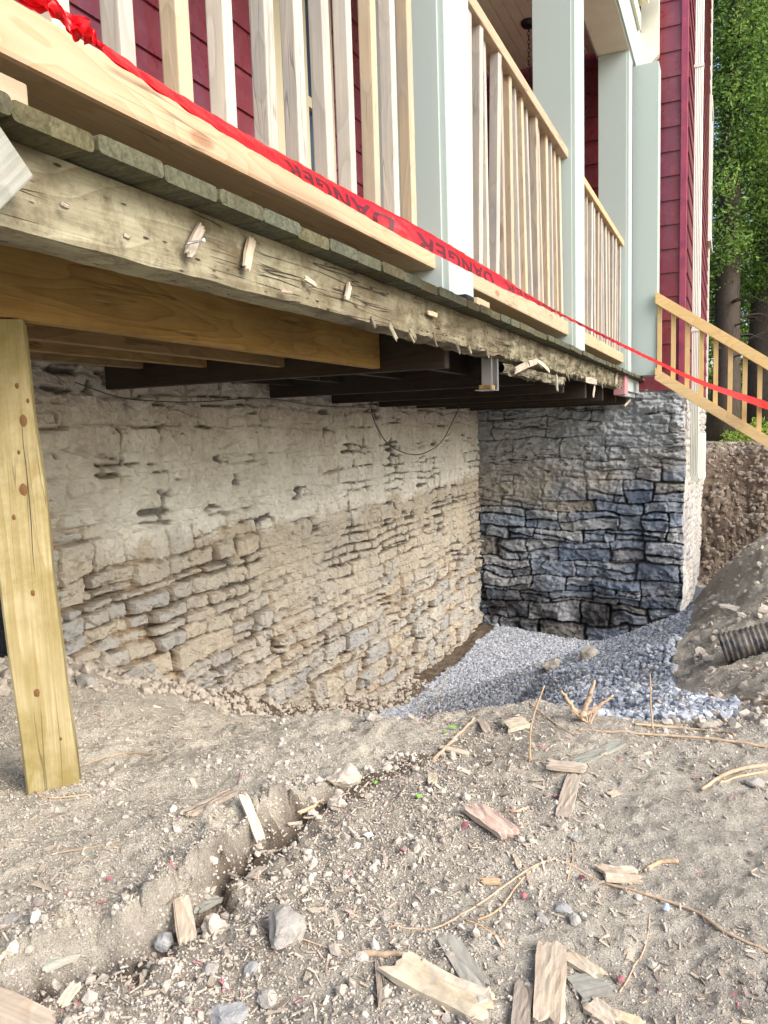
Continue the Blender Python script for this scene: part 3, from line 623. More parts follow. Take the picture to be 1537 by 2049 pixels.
# tar coat on the near end of the long wall
ut = np.arange(.9, 2.30, .012); vt = np.arange(-.5, .36, .012); U, V = np.meshgrid(ut, vt, indexing='ij')
sh = .03*sstep(.36, .30, V+.03*fbm(U*9, V*0, 5))*sstep(2.30, 2.25, U+.04*fbm(V*8, U*0, 9))
P = np.stack([XW-.02+sh*2.2+.02*fbm(U*22, V*22, 5, 4)+.015*facets(U, V, .05, 9), U, V], -1)
link('tar_coating', grid_mesh('tar_coating', P, flip=True, smooth=False), M['tar'], house)
# upper walls: lapped clapboards, one part per wall
LAP = .24
def claps(axis, plane, a, b, z0, z1, parent, name='siding', sgn=1):
    mb = MB(); z = z0
    while z < z1:
        zt = min(z+LAP+.02, z1+.02); pr = [(0, z), (.022*sgn, z), (.006*sgn, zt), (0, zt)]
        if axis == 'y': mb.prism([(plane+u, v) for u, v in pr], 'y', a, b)
        else: mb.prism([(plane+u, v) for u, v in pr], 'x', a, b)
        z += LAP
    return mb.build(name, M['siding'], parent)
claps('y', XW, -.5, YW, DZ+.03, 4.5, house)                     # wall behind the porch
claps('x', YW, XW+.02, XC-.06, 1.00, 9.2, house, sgn=-1)        # wing end wall, facing the camera
claps('y', XC-.01, YW+.08, 15.9, 1.00, 9.2, house)              # wing side
MB().box(XC-.062, XC-.0, YW-.035, YW+.09, 1.0, 9.2, .003).build('corner_board', M['trimred'], house)
MB().box(XC-.05, XC+.03, 15.86, 16.0, 1.0, 9.2, .003).build('corner_board', M['white'], house)
MB().box(-8, XW-.08, -.6, 16, 1.0, 4.5).build('wall', M['siding'], house)
MB().box(-8, XC-.12, YW+.32, 15.9, -1.9, 9.2).build('wall', M['siding'], house)
MB().box(-8, XC+.45, YW-.3, 16.4, 9.2, 9.35).build('roof', M['white'], house)
# window behind the railing, seen between the balusters
ws = onX(540, 120, XW+.03); we = onX(628, 240, XW+.03); y0, y1 = ws[1]-.02, we[1]+.22
w1 = MB()
for q in ((y0, y0+.09, 1.95, 3.7), (y1-.09, y1, 1.95, 3.7), (y0, y1, 3.61, 3.72), (y0, y1, 1.90, 1.99), (y0, y1, 2.86, 2.93), ((y0+y1)/2-.02, (y0+y1)/2+.02, 1.97, 3.65)):
    w1.box(XW+.02+(.004*q[2]), XW+.07+(.003*q[3]), *q[:2], *q[2:], .004)
wo = w1.build('window', M['frame'], house)
MB().box(XW+.02, XW+.04, y0+.05, y1-.05, 1.96, 3.66).build('pane', M['glass'], wo)
# tall window trim on the wing side
wy = onX(1419, 200, XC)[1]
w2 = MB(); w2.box(XC+.01, XC+.055, wy-.1, wy+.02, 3.9, 6.2, .003); w2.box(XC+.01, XC+.052, wy+.9, wy+1.0, 3.9, 6.2, .003); w2.box(XC+.01, XC+.06, wy-.1, wy+1., 6.2, 6.3, .003); w2.box(XC+.01, XC+.07, wy-.14, wy+1.04, 3.82, 3.9, .003)
wo2 = w2.build('window', M['white'], house); MB().box(XC+.012, XC+.03, wy+.02, wy+.9, 3.9, 6.2).build('pane', M['glass'], wo2)
# basement window in the whitewashed wall
by = onX(1396, 900, XC)[1]; bz1 = onX(1398, 868, XC)[2]; bz0 = onX(1398, 950, XC)[2]
w3 = MB(); bt = .06
w3.box(XC+.0, XC+.09, by-.25, by-.18, bz0, bz1, .004); w3.box(XC+.0, XC+.088, by+.75, by+.82, bz0, bz1, .004); w3.box(XC, XC+.085, by-.18, by+.75, bz1-.07, bz1, .004); w3.box(XC, XC+.095, by-.22, by+.79, bz0-.05, bz0+.03, .004)
wo3 = w3.build('window', M['white'], house); MB().box(XC+.02, XC+.075, by-.18, by+.75, bz0+.03, bz1-.07).build('pane', M['bluevinyl'], wo3)
# downspout on the wing corner
ds = thing('downspout', 'white corrugated downspout with elbow at the corner of the wing', 'downspout')
dy = YW+.14; a = onY(1386, 500, dy)[0]; b = onY(1403, 500, dy)[0]
def dsprof(x0, x1, y0, y1, n=5):
    pr = []
    for i in range(n*2+1):
        t = i/(n*2); pr.append((x0+(x1-x0)*t, y0-(.006 if i % 2 else 0)))
    return pr+[(x1, y1), (x0, y1)]
zb = onY(1395, 945, dy)[2]
mb = MB(); mb.prism(dsprof(a, b, dy, dy+.07), 'z', zb, 9.0); mb.build('pipe', M['downspout'], ds)
mb = MB(); n = 8; rings = []
for k in range(n+1):
    t = k/n*math.radians(62); rr = .13
    cxx = rr*(1-math.cos(t)); czz = -rr*math.sin(t)
    ring = []
    for (ux, uy) in dsprof(a, b, dy, dy+.07):
        px2 = Vector((ux-a, uy, 0)); ring.append(mb.bm.verts.new((a+cxx+(ux-a)*math.cos(t)*1.0, uy, zb+czz+(ux-a)*math.sin(t)*.6)))
    rings.append(ring)
for A, B in zip(rings, rings[1:]):
    for i in range(len(A)): mb.bm.faces.new((A[i], A[(i+1) % len(A)], B[(i+1) % len(A)], B[i]))
mb.build('elbow', M['downspout'], ds)
for z_ in (onY(1395, 135, dy)[2], 1.6): MB().box(a-.008, b+.008, dy-.012, dy+.075, z_, z_+.03, .002).build('strap', M['downspout'], ds)

# ================================================================== PORCH DECK (boards, rim, joists)
deck = thing('porch_deck', 'weathered raised porch deck with mossy boards and rotten rim beam', 'deck')
pr0 = []
def rboard(y0, y1, z0, z1, r=.008):
    P_ = []
    for cy_, cz_, a0 in ((y1-r, z1-r, 0), (y0+r, z1-r, 90), (y0+r, z0+r, 180), (y1-r, z0+r, 270)):
        for k in range(4): t = math.radians(a0+30*k); P_.append((cy_+r*math.cos(t), cz_+r*math.sin(t)))
    return P_
y = .895-.143*8; bi = 0
while y < YW-.06:
    mb = MB(); xe = XE+R(-.006, .006); dzz = R(-.0015, .0015)
    pf = rboard(y+.001, y+.1415, DZ-.027+dzz, DZ+dzz)
    mb.prism(pf, 'x', XW+.03, xe)
    mb.build('deck_board', M['board'], deck); y += .143
YEND = y
def rimgeom(x0, x1, y0, y1, z0, z1, amp=.004, seed=1, step=.02):
    ysr = np.arange(y0, y1+step, step); ysr[-1] = y1; m = 10
    prof = []
    for i in range(m): prof.append((x1, z0+(z1-z0)*i/m))
    for i in range(5): prof.append((x1+(x0-x1)*i/5, z1))
    for i in range(m): prof.append((x0, z1+(z0-z1)*i/m))
    for i in range(5): prof.append((x0+(x1-x0)*i/5, z0))
    prof = np.array(prof); n = len(prof); P_ = np.zeros((len(ysr), n+1, 3))
    for k in range(n+1):
        x_, z_ = prof[k % n]; s_ = np.arange(len(ysr))
        rot = np.clip((ysr-1.6)/3, 0, 1)
        P_[:, k, 0] = x_+(amp+amp*3*rot)*fbm(ysr*9, np.full(len(ysr), z_*60), seed, 4)
        P_[:, k, 1] = ysr
        P_[:, k, 2] = z_+(amp+amp*4.*rot)*fbm(ysr*14, np.full(len(ysr), x_*50+z_*3), seed+4, 4)*(1 if z_ < z1-.01 else 0)
    P_[:, n] = P_[:, 0]
    return P_
SPL = []; rp = rimgeom(-.985, -.90, -.4, 7.25, .986, DZ-.029)
link('rim_beam', grid_mesh('rim_beam', rp, flip=False, smooth=False), M['rim'], deck)
MB().box(-.99, -.905, 7.62, YEND-.03, .975, DZ-.03, .004).box(-.985, -.93, 7.5, YEND-.2, .93, .972, .004).build('rim_beam', M['column'], deck)
tag(MB().box(-.985, -.885, 7.33, 7.56, .93, DZ-.03, .004).build('rim_block', M['pink'], deck), 'block with peeling faded pink paint')
for k_ in range(34):
    ys_ = 1.9+5.2*(k_+rng.random())/34; xs_ = -.905+.02*rng.random(); z_ = .985+rng.random()*.012; L_ = .015+.05*rng.random()**2; a_ = rng.uniform(-1.2, 1.2)
    SPL.append(((xs_, ys_, z_+.01), (xs_+.01, ys_+L_*math.sin(a_), z_-L_*math.cos(a_)), .006+.03*rng.random()**2))
# amber joists
e1 = 2.77
for (x_, zb_) in ((-1.25, .930), (-1.68, .962), (-2.07, .985), (-2.42, 1.0)):
    MB().box(x_-.038, x_, -.4, e1, zb_, DZ-.03, .003).build('joist', M['joist'], deck)
# dark beams across, from the wall to the rim
for y_, zb_, zt_, t_ in ((e1+.02, .918, 1.10, .05), (4.2, .91, 1.09, .05), (5.03, .888, 1.09, .05), (5.86, .872, 1.09, .06), (6.7, .87, 1.09, .05), (7.5, .87, 1.09, .05), (8.3, .86, 1.09, .08)):
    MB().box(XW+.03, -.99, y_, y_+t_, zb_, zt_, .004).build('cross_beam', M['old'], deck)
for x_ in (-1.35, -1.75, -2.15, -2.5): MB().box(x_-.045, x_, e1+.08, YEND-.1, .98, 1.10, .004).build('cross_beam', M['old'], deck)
# rotten second ply and splinters hanging below the rim
P_ = rimgeom(-.965, -.915, onX(1005, 730, -.92)[1], onX(1128, 745, -.92)[1], .925, .965, .005, 33)
link('ledger_scrap', grid_mesh('ledger_scrap', P_, smooth=False), M['rim'], deck)
def sliver(name, p, q, w_, t_, mat, parent, jag=.35, nseg=7, roll=0., upv=None):
    """split piece of wood between two points with torn ends"""
    p = Vector(p); q = Vector(q); ax = (q-p); L_ = ax.length; ax.normalize()
    upv = Vector(upv) if upv else Vector((0, 0, 1)); sd_ = ax.cross(upv)
    if sd_.length < .1: sd_ = ax.cross(Vector((1, 0, 0)))
    sd_.normalize(); up_ = sd_.cross(ax).normalized()
    mb = MB(); nx = 6; rows = []
    e0 = [R(0, jag)*w_ for _ in range(nx+1)]; e1_ = [R(0, jag)*w_ for _ in range(nx+1)]
    bend = R(-.03, .03)*L_
    for side in (1, -1):
        g = []
        for i in range(nseg+1):
            t = i/nseg; row = []
            for j in range(nx+1):
                s_ = j/nx-.5; tt = t*L_
                if i == 0: tt += e0[j]
                if i == nseg: tt -= e1_[j]
                wj = w_*(1+.04*math.sin(t*7+p.x*30)+R(-.025, .025))*(1 if 0 < i < nseg else .93)
                hh = side*t_/2*(1+R(-.3, .3)-.35*(i in (0, nseg)))+bend*math.sin(t*math.pi)
                row.append(mb.bm.verts.new((tt, s_*wj, hh)))
            g.append(row)
        rows.append(g)
        for i in range(nseg):
            for j in range(nx):
                q4 = (g[i][j], g[i+1][j], g[i+1][j+1], g[i][j+1]); mb.bm.faces.new(q4 if side < 0 else q4[::-1])
    A, B = rows
    bd = [(0, j) for j in range(nx+1)]+[(i, nx) for i in range(1, nseg+1)]+[(nseg, j) for j in range(nx-1, -1, -1)]+[(i, 0) for i in range(nseg-1, 0, -1)]
    for (i0, j0), (i1, j1) in zip(bd, bd[1:]+bd[:1]): mb.bm.faces.new((A[i0][j0], A[i1][j1], B[i1][j1], B[i0][j0]))
    o = mb.build(name, mat, parent)
    # local axis Y must be the grain: build in (len, width, thick) then rotate so that local Y = axis
    for v in o.data.vertices: c = v.co.copy(); v.co = (-c.y, c.x, c.z)
    o.matrix_world = Matrix(((sd_.x, ax.x, up_.x, p.x), (sd_.y, ax.y, up_.y, p.y), (sd_.z, ax.z, up_.z, p.z), (0, 0, 0, 1)))
    return o
def onrim(px, py, dx=0.): return onX(px, py, -.895+dx)
for i, (a1, a2, w_, c_) in enumerate((((405, 452), (375, 512), .020, 'splinter'), ((505, 472), (492, 540), .022, 'splinter'), ((608, 555), (633, 572), .010, 'splinter_y'), ((855, 625), (876, 632), .014, 'splinter_y'), ((560, 582), (585, 586), .006, 'splinter'),
        ((118, 407), (140, 416), .006, 'splinter'), ((245, 470), (262, 478), .006, 'splinter'), ((700, 565), (692, 600), .016, 'splinter'), ((1030, 742), (1075, 722), .03, 'splinter'), ((1075, 722), (1100, 745), .018, 'splinter_y'),
        ((1114, 748), (1116, 785), .03, 'splinter_g'), ((1172, 760), (1195, 765), .04, 'splinter'), ((1190, 768), (1187, 795), .03, 'splinter'), ((1235, 745), (1232, 770), .03, 'splinter'), ((1262, 800), (1250, 812), .02, 'splinter'))):
    sliver('broken_splinter', onrim(*a1, .006), onrim(*a2, .014), w_, .007, M[c_], deck, .6, 5, upv=(1, 0, 0.01))
for (a1, a2, w_) in SPL: sliver('broken_splinter', a1, a2, w_, .004, M['rim'], deck, .7, 4, upv=(1, 0, 0.01))
sc_ = MB(); p0 = onrim(372, 488, .02); p1 = onrim(408, 481, .035); d_ = (Vector(p1)-Vector(p0))
sc_.tube([Vector(p0)+d_*t for t in (0, .1, .92)], [.0004, .0017, .0017], 8)
hx = []
for k in range(60):
    t = k/60; a_ = t*2*math.pi*9; ax_ = d_.normalized(); o1 = ax_.orthogonal().normalized(); o2 = ax_.cross(o1)
    hx.append(Vector(p0)+d_*(t*.65+.03)+(o1*math.cos(a_)+o2*math.sin(a_))*.0022)
sc_.tube(hx, .0006, 4); scr = sc_.build('deck_screw', M['steel'], deck, True)
hd = MB(); hd.tube([Vector(p0)+d_*.9, Vector(p0)+d_*1.0, Vector(p0)+d_*1.02], [.0017, .0042, .0042], 12); hd.build('screw_head', M['paper'], scr)
# joist hanger bracket
jh = MB(); q = onX(972, 700, -.95); 
jh.box(-1.0, -.925, q[1]+.00, q[1]+.10, .845, .848).box(-.93, -.926, q[1]+.0, q[1]+.012, .845, .98).box(-.93, -.926, q[1]+.09, q[1]+.10, .845, .985).box(-1.0, -.925, q[1]+.10, q[1]+.103, .845, .99)
jh.build('joist_hanger', M['steel'], deck)
MB().box(-.99, -.935, q[1]+.02, q[1]+.085, .850, .868, .003).build('joist_stub', M['joist'], deck)
# diagonal brace end at the left
p = onX(-60, 400, -.86); q = onX(40, 262, -.86)
pA = Vector(onX(-100, 400, -.875)); pB = Vector(onX(8, 300, -.875)); axb = (pB-pA).normalized(); upb = Vector((1, 0, 0)).cross(axb)
Mb = Matrix(((1, axb.x, upb.x, pB.x), (0, axb.y, upb.y, pB.y), (0, axb.z, upb.z, pB.z), (0, 0, 0, 1)))
ob = MB().box(-.02, .02, -.30, .0, -.040, .040, .003).build('brace', M['splinter_g'], deck); ob.matrix_world = Mb
# blocks on the deck
for i, (pa, yy0, yy1, lab) in enumerate((((68, 190), .62, .775, 'short pale wood block on the near deck edge under the bottom rail'), ((985, 600), 3.05, 3.24, 'short pale wood block beside the foot of the nearest column'))):
    yq = onX(*pa, XE-.02)[1]
    tag(MB().box(XE-.12, XE-.03, yq-.16, yq, DZ+.002, DZ+.04, .004).build('wood_block', M['rail'], None), lab, 'wood block')
tag(MB().box(-.885, -.845, 2.62, 2.71, DZ+.001, DZ+.02, .006).build('rubber_shim', M['black']), 'small black rubber shim at the foot of the nearest column', 'shim')

# ================================================================== COLUMNS, RAILINGS, ROOF
CF = -.91                                                        # front plane of the columns
ybot = {}
cols = [(2.63, 2.91, 'nearest square porch column, white outer face lit, behind the red tape'), (onX(1152, 500, CF)[1], onX(1170, 500, CF)[1], 'second square porch column, between the two far railings'),
        (onX(1258, 500, CF)[1], onX(1264.5, 500, CF)[1], 'third square porch column, at the far end of the last railing'), (8.16, 8.40, 'last square porch column, against the red wing where the stair rail starts')]
xl = {1: onY(1068, 400, cols[1][0])[0], 2: onY(1197, 400, cols[2][0])[0], 3: onY(1265, 400, 8.16)[0]}
xr3 = onY(1316, 500, 8.16)[0]
colx = []
for i, (ya, yb, lab) in enumerate(cols):
    x1 = CF if i < 3 else xr3; x0 = xl.get(i, CF-.29); colx.append((x0, x1))
    c = thing('porch_column', lab, 'column', 'square porch columns')
    MB().box(x0, x1, ya, yb, DZ+.003, 4.08, .004).build('shaft', M['column'], c)
    if i < 3: MB().box(x0+.004, x1-.022, ya-.012, ya-.0005, DZ+.03, 4.07, .002).build('face_board', M['column'], c)
RX0, RX1 = -1.045, -.957
def railing(y0, y1, lab, ny, seed, jit=1., first=None):
    rr = random.Random(seed)
    t = thing('porch_railing', lab, 'railing', 'porch railing sections')
    def rail(name, z0, z1, x0, x1):
        o = MB().box(x0, x1, y0, y1, z0, z1, .009).build(name, M['rail'], t); return o
    rail('bottom_rail', 1.248, 1.335, -1.14, RX1); rail('hand_rail', 2.330, 2.385, RX0-.015, RX1+.005)
    n = ny; proto = None; wd = .041
    for k in range(n):
        yy = (first[k] if first else y0+.06+(y1-y0-.12)*k/(n-1))+rr.uniform(-.006, .006)*jit
        if proto is None:
            mb = MB(); mb.box(-wd/2, wd/2, -wd/2, wd/2, 0, 1.03, .003)
            proto = mb.build('baluster', M['baluster'], t); b = proto
        else:
            b = proto.copy(); S.collection.objects.link(b); b.parent = t
        b.location = (-1.0+rr.uniform(-.004, .004), yy, 1.30); b.rotation_euler = (rr.uniform(-.012, .012)*jit, rr.uniform(-.01, .01)*jit, rr.uniform(-.1, .1))
    return t
bx = [y for y in (onX(px, 0, -1.0225)[1] for px in (195, 316, 405, 490, 553, 613, 662, 709, 751, 790, 825, 857))]
step_b = np.diff(bx).mean()
bal1 = [bx[0]-3*.155, bx[0]-2*.155, bx[0]-.155]+bx
bal1 = [b+.0225 for b in bal1 if b < 2.56]
railing(-.5, 2.628, 'nearest porch railing, thick cedar bottom rail draped with red tape', len(bal1), 3, .5, bal1)
railing(2.915, cols[1][0]-.002, 'middle porch railing with crooked weathered balusters', 16, 8, 2.2)
railing(cols[1][1]+.002, cols[2][0]-.002, 'farthest porch railing between second and third columns', 15, 9, 1.2)
roof = thing('porch_roof', 'cream porch roof beam and boarded ceiling above the railings', 'porch roof')
MB().box(CF-.30, CF+.02, -.5, 8.62, 4.085, 4.55, .005).build('beam', M['column'], roof)
MB().box(CF-.28, CF+.0, -.5, 8.60, 4.075, 4.084).build('beam_soffit', M['soffit'], roof)
MB().box(CF+.022, CF+.05, -.5, 8.3, 4.45, 4.60, .004).box(CF+.022, CF+.13, -.5, 8.2, 4.62, 4.80, .01).build('cornice', M['soffit'], roof)
mb = MB(); 
x = XW+.02
while x < CF-.31: mb.box(x, x+.098, -.5, YW-.03, 4.50, 4.52, .006); x += .104
mb.build('ceiling_boards', M['soffit'], roof)
MB().box(XW, CF+.3, -.5, 8.5, 4.81, 4.9).build('roof_deck', M['white'], roof)
bk = MB(); bk.prism([(CF+.02, 4.15), (CF+.19, 4.32), (CF+.19, 4.9), (CF+.02, 4.9)], 'y', YW-.12, YW-.03); bk.build('bracket', M['white'], roof)
# hanging ceiling light
fx_ = onZ(1058, 45, 4.49)
cl = thing('ceiling_light', 'black chain-hung ceiling light fixture under the porch roof', 'ceiling light')
MB().tube([(fx_[0], fx_[1], 4.498), (fx_[0], fx_[1], 4.48), (fx_[0], fx_[1], 4.455), (fx_[0], fx_[1], 4.45)], [.075, .075, .06, .02], 20).build('canopy', M['black'], cl)
ch = MB(); z_ = 4.45; k = 0
while z_ > 3.75:
    pts = [(fx_[0]+(.012*math.cos(t) if k % 2 else 0), fx_[1]+(0 if k % 2 else .012*math.cos(t)), z_-.02+.024*math.sin(t)) for t in [2*math.pi*j/10 for j in range(11)]]
    ch.tube(pts, .0035, 5, False); z_ -= .038; k += 1
ch.build('chain', M['black'], cl)
lt = MB(); zt = z_
lt.tube([(fx_[0], fx_[1], zt), (fx_[0], fx_[1], zt-.02), (fx_[0], fx_[1], zt-.06), (fx_[0], fx_[1], zt-.30), (fx_[0], fx_[1], zt-.33)], [.01, .02, .09, .11, .02], 6); lt.build('lantern', M['black'], cl)

# ================================================================== SUPPORT POST
post = thing('support_post', 'rough knotty green-treated post holding up the amber joist', 'post')
pr_ = Vector(atD(163, 1586, 1.55)); pl_ = Vector(atD(69, 1591, 1.55)); pr_.z = pl_.z = 0
fx3 = (pr_-pl_); wd_ = fx3.length*1.04; fx3.normalize(); fx3 = (Matrix.Rotation(math.radians(20.5), 3, 'Z') @ fx3); fy3 = Vector((-fx3.y, fx3.x, 0))
Mp = Matrix(((fx3.x, fy3.x, 0, pl_.x), (fx3.y, fy3.y, 0, pl_.y), (0, 0, 1, 0), (0, 0, 0, 1)))
mb = MB(); segs = 24; ring = []
for k in range(segs+1):
    z_ = -.06+.987*k/segs; o_ = .0014*math.sin(k*.5)-.036*k/segs-.013; w2_ = wd_+.0012*math.sin(k*.9)
    ring.append([mb.bm.verts.new(Mp @ Vector(v)) for v in ((o_+.004, 0, z_), (o_+w2_-.004, 0, z_), (o_+w2_, .004, z_), (o_+w2_, .089, z_), (o_, .089, z_), (o_, .004, z_))])
for A, B in zip(ring, ring[1:]):
    for i in range(6): mb.bm.faces.new((A[i], A[(i+1) % 6], B[(i+1) % 6], B[i]))
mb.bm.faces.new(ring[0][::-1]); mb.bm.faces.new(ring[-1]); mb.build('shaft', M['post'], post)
for (kx, ky, kr) in ((47, 842, 12), (56, 802, 5), (34, 772, 6), (47, 980, 13), (38, 905, 5), (28, 1035, 6), (66, 1186, 7), (74, 1386, 10), (122, 1478, 4)):
    rr_ = ray(kx, ky); nn_ = np.array(fy3); t_ = (np.array(pl_)-CAM).dot(nn_)/rr_.dot(nn_); kp = Vector(CAM+rr_*t_); kw = kr/F*1.45
    mk = MB(); vs_ = [mk.bm.verts.new(kp-fy3*.0009+(fx3*math.cos(a_)*kw*.62*R(.85, 1.1)+Vector((0, 0, 1))*math.sin(a_)*kw*R(.85, 1.1))) for a_ in [2*math.pi*q/14 for q in range(14)]]
    cc_ = mk.bm.verts.new(kp-fy3*.0022)
    for q in range(14): mk.bm.faces.new((vs_[q], vs_[(q+1) % 14], cc_))
    mk.build('knot', M['knot'], post)
ck = [(41, 790), (46, 880), (55, 960), (62, 1040), (66, 1110), (72, 1165)]; cp_ = []
for (kx, ky) in ck:
    rr_ = ray(kx, ky); nn_ = np.array(fy3); t_ = (np.array(pl_)-CAM).dot(nn_)/rr_.dot(nn_); cp_.append(Vector(CAM+rr_*t_)+fy3*.0004)
MB().tube([cat(cp_, 5*q/24) for q in range(25)], [.0003+.0009*math.sin(math.pi*q/24) for q in range(25)], 5).build('crack', M['black'], post)

# ================================================================== STAIR RAILING
sr = thing('stair_railing', 'new pine stair railing sloping down from the last column to the right', 'stair railing')
ysr = 8.10
def slope(pa, pb, h_, name):
    A = onY(*pa, ysr); B = onY(*pb, ysr); d = B-A; A2 = A; B2 = A+d*1.25
    mb = MB(); v = [mb.bm.verts.new(p_) for p_ in ((A2[0], ysr, A2[2]), (B2[0], ysr, B2[2]), (B2[0], ysr, B2[2]-h_), (A2[0], ysr, A2[2]-h_), (A2[0], ysr+.04, A2[2]), (B2[0], ysr+.04, B2[2]), (B2[0], ysr+.04, B2[2]-h_), (A2[0], ysr+.04, A2[2]-h_))]
    for f in ((0, 1, 2, 3), (7, 6, 5, 4), (0, 4, 5, 1), (3, 2, 6, 7), (0, 3, 7, 4), (1, 5, 6, 2)): mb.bm.faces.new([v[i] for i in f])
    bmesh.ops.bevel(mb.bm, geom=list(mb.bm.edges), offset=.004, segments=2, affect='EDGES')
    mb.build(name, M['stair'], sr); return A, B
h1 = onY(1312, 582, ysr)[2]-onY(1312, 607, ysr)[2]
A, B = slope((1311, 582), (1537, 715), h1, 'hand_rail'); A2, B2 = slope((1310, 735), (1537, 872), h1, 'bottom_rail')
for k in range(11):
    px = 1315+k*29; t = (px-1311)/226.; xt = A[0]+(B[0]-A[0])*t
    zt = A[2]+(B[2]-A[2])*t-h1*.7; zb_ = A2[2]+(B2[2]-A2[2])*t-h1*.3
    MB().box(xt, xt+.042, ysr+.041, ysr+.08, zb_, zt, .003).build('baluster', M['stairv'], sr)
# steps behind the railing
st = thing('porch_steps', 'plain wooden steps going down from the porch behind the stair railing', 'steps')
sx = A2[0]+.05; slp = (B2[2]-A2[2])/(B2[0]-A2[0])

# ================================================================== DANGER TAPE
tp_ = thing('danger_tape', 'red barrier tape with dark DANGER lettering, stretched along the porch', 'barrier tape')
ctrl = [Vector(atD(200, 92, 1.03)), Vector(atD(430, 243, 1.36)), Vector(atD(700, 398, 1.92)), Vector(atD(870, 490, 2.15)), Vector(atD(1000, 562, 2.62)), Vector(atD(1130, 632, 3.10)), Vector(atD(1310, 722, 4.2)), Vector(atD(1420, 772, 5.6)), Vector(atD(1537, 812, 7.3)), Vector(atD(1620, 842, 9.2))]
wid = [(.0, .018), (.12, .012), (.3, .030), (.55, .034), (.75, .030), (.9, .022), (1.1, .017), (1.3, .022), (1.5, .030), (2, .030)]
# half-visible strip widths per control point and tilt (radians from vertical)
Wc = [.020, .034, .050, .056, .052, .034, .030, .050, .085, .085]; Tc = [.5, .45, .25, .15, .3, .9, .5, .4, .2, .3]
NS = 360; cen = [cat(ctrl, (len(ctrl)-1)*k/NS) for k in range(NS+1)]
acc = [0.]
for a_, b_ in zip(cen, cen[1:]): acc.append(acc[-1]+(b_-a_).length)
def frame(k):
    t = (cen[min(k+1, NS)]-cen[max(k-1, 0)]).normalized(); tt = (len(ctrl)-1)*k/NS
    w_ = float(np.interp(tt, range(len(Wc)), Wc)); th = float(np.interp(tt, range(len(Tc)), Tc))
    sidev = t.cross(Vector((0, 0, 1))).normalized(); upv_ = sidev.cross(t).normalized()
    out = Vector((1, -.6, 0)); out = (out-t*out.dot(t)).normalized()
    c_ = (upv_*math.cos(th)+sidev*-math.sin(th)*1.0).normalized()
    return t, c_, t.cross(c_).normalized(), w_
VV = []; 
for k in range(NS+1):
    t, c_, nn, w_ = frame(k); cr = .0012*math.sin(acc[k]*37)+.001*math.sin(acc[k]*91)
    row = []
    for j in range(9):
        s_ = j/8-.5; row.append(cen[k]+c_*(s_*w_)+nn*(cr*math.cos(s_*9+acc[k]*20)+.10*w_*(.25-s_*s_)*2))
    # the folded-back half behind
    for j in range(1, 6):
        s_ = .5-j/6; row.append(cen[k]+c_*(s_*w_*.95)-nn*(.004+.002*math.sin(acc[k]*60+j)))
    VV.append(row)
link('tape_strip', grid_mesh('tape_strip', np.array([[list(v) for v in r_] for r_ in VV]), smooth=True), M['tape'], tp_)
# lettering, printed on the visible half: upside down, lower edge folded under
tc_ = bpy.data.curves.new('lettering', 'FONT'); tc_.body = 'DANGER'; tc_.size = 1; tc_.space_character = 1.12; tc_.offset = .025
to_ = bpy.data.objects.new('lettering_source', tc_); S.collection.objects.link(to_)
dg = bpy.context.evaluated_depsgraph_get(); tm = bpy.data.meshes.new_from_object(to_.evaluated_get(dg)); bpy.data.objects.remove(to_)
bmT = bmesh.new(); bmT.from_mesh(tm)
xsT = [v.co.x for v in bmT.verts]; Lx = max(xsT); Hy = max(v.co.y for v in bmT.verts)
for xx in np.arange(.1, Lx, .1): bmesh.ops.bisect_plane(bmT, geom=bmT.verts[:]+bmT.edges[:]+bmT.faces[:], plane_co=(xx, 0, 0), plane_no=(1, 0, 0))
bmesh.ops.bisect_plane(bmT, geom=bmT.verts[:]+bmT.edges[:]+bmT.faces[:], plane_co=(0, Hy*.74, 0), plane_no=(0, 1, 0), clear_outer=True)
for yy_ in (.15, .3, .45): bmesh.ops.bisect_plane(bmT, geom=bmT.verts[:]+bmT.edges[:]+bmT.faces[:], plane_co=(0, yy_, 0), plane_no=(0, 1, 0))
bmesh.ops.triangulate(bmT, faces=bmT.faces)
def tape_pt(sl, v):
    k = int(np.clip(np.searchsorted(acc, sl)-1, 0, NS-1)); f = (sl-acc[k])/max(1e-6, acc[k+1]-acc[k])
    t, c_, nn, w_ = frame(k); t2, c2_, n2, w2_ = frame(k+1); c_ = c_.lerp(c2_, f); nn = nn.lerp(n2, f); w_ = w_+(w2_-w_)*f
    s_ = v-.5; ce = cen[k].lerp(cen[k+1], f); ac = acc[k]+(acc[k+1]-acc[k])*f
    cr = .0012*math.sin(ac*37)+.001*math.sin(ac*91)
    base_ = ce+c_*(s_*w_)+nn*(cr*math.cos(s_*9+ac*20)+.10*w_*(.25-s_*s_)*2)
    tocam = (Vector(CAM)-base_).dot(nn); return base_+nn*(.0009 if tocam > 0 else -.0009)
def arc_at(px):
    pr = [(CM.T @ (np.array(c_)-CAM)) for c_ in cen]; xs_ = [CX+F*q_[0]/q_[2] for q_ in pr]; return float(np.interp(px, xs_, acc))
for (pa, pb) in ((568, 792), (830, 985), (1008, 1130), (1150, 1235)):
    s0, s1 = arc_at(pa), arc_at(pb); mb = bmT.copy(); me = bpy.data.meshes.new('lettering')
    for v in mb.verts:
        u_ = 1-v.co.x/Lx; vv = v.co.y/(Hy*.74)
        # upside-down word: the feet of the letters point up, the cut runs along the lower edge
        v.co = tape_pt(s0+(s1-s0)*u_, .62-vv*.60)
    mb.to_mesh(me); mb.free(); link('lettering', me, M['ink'], tp_)
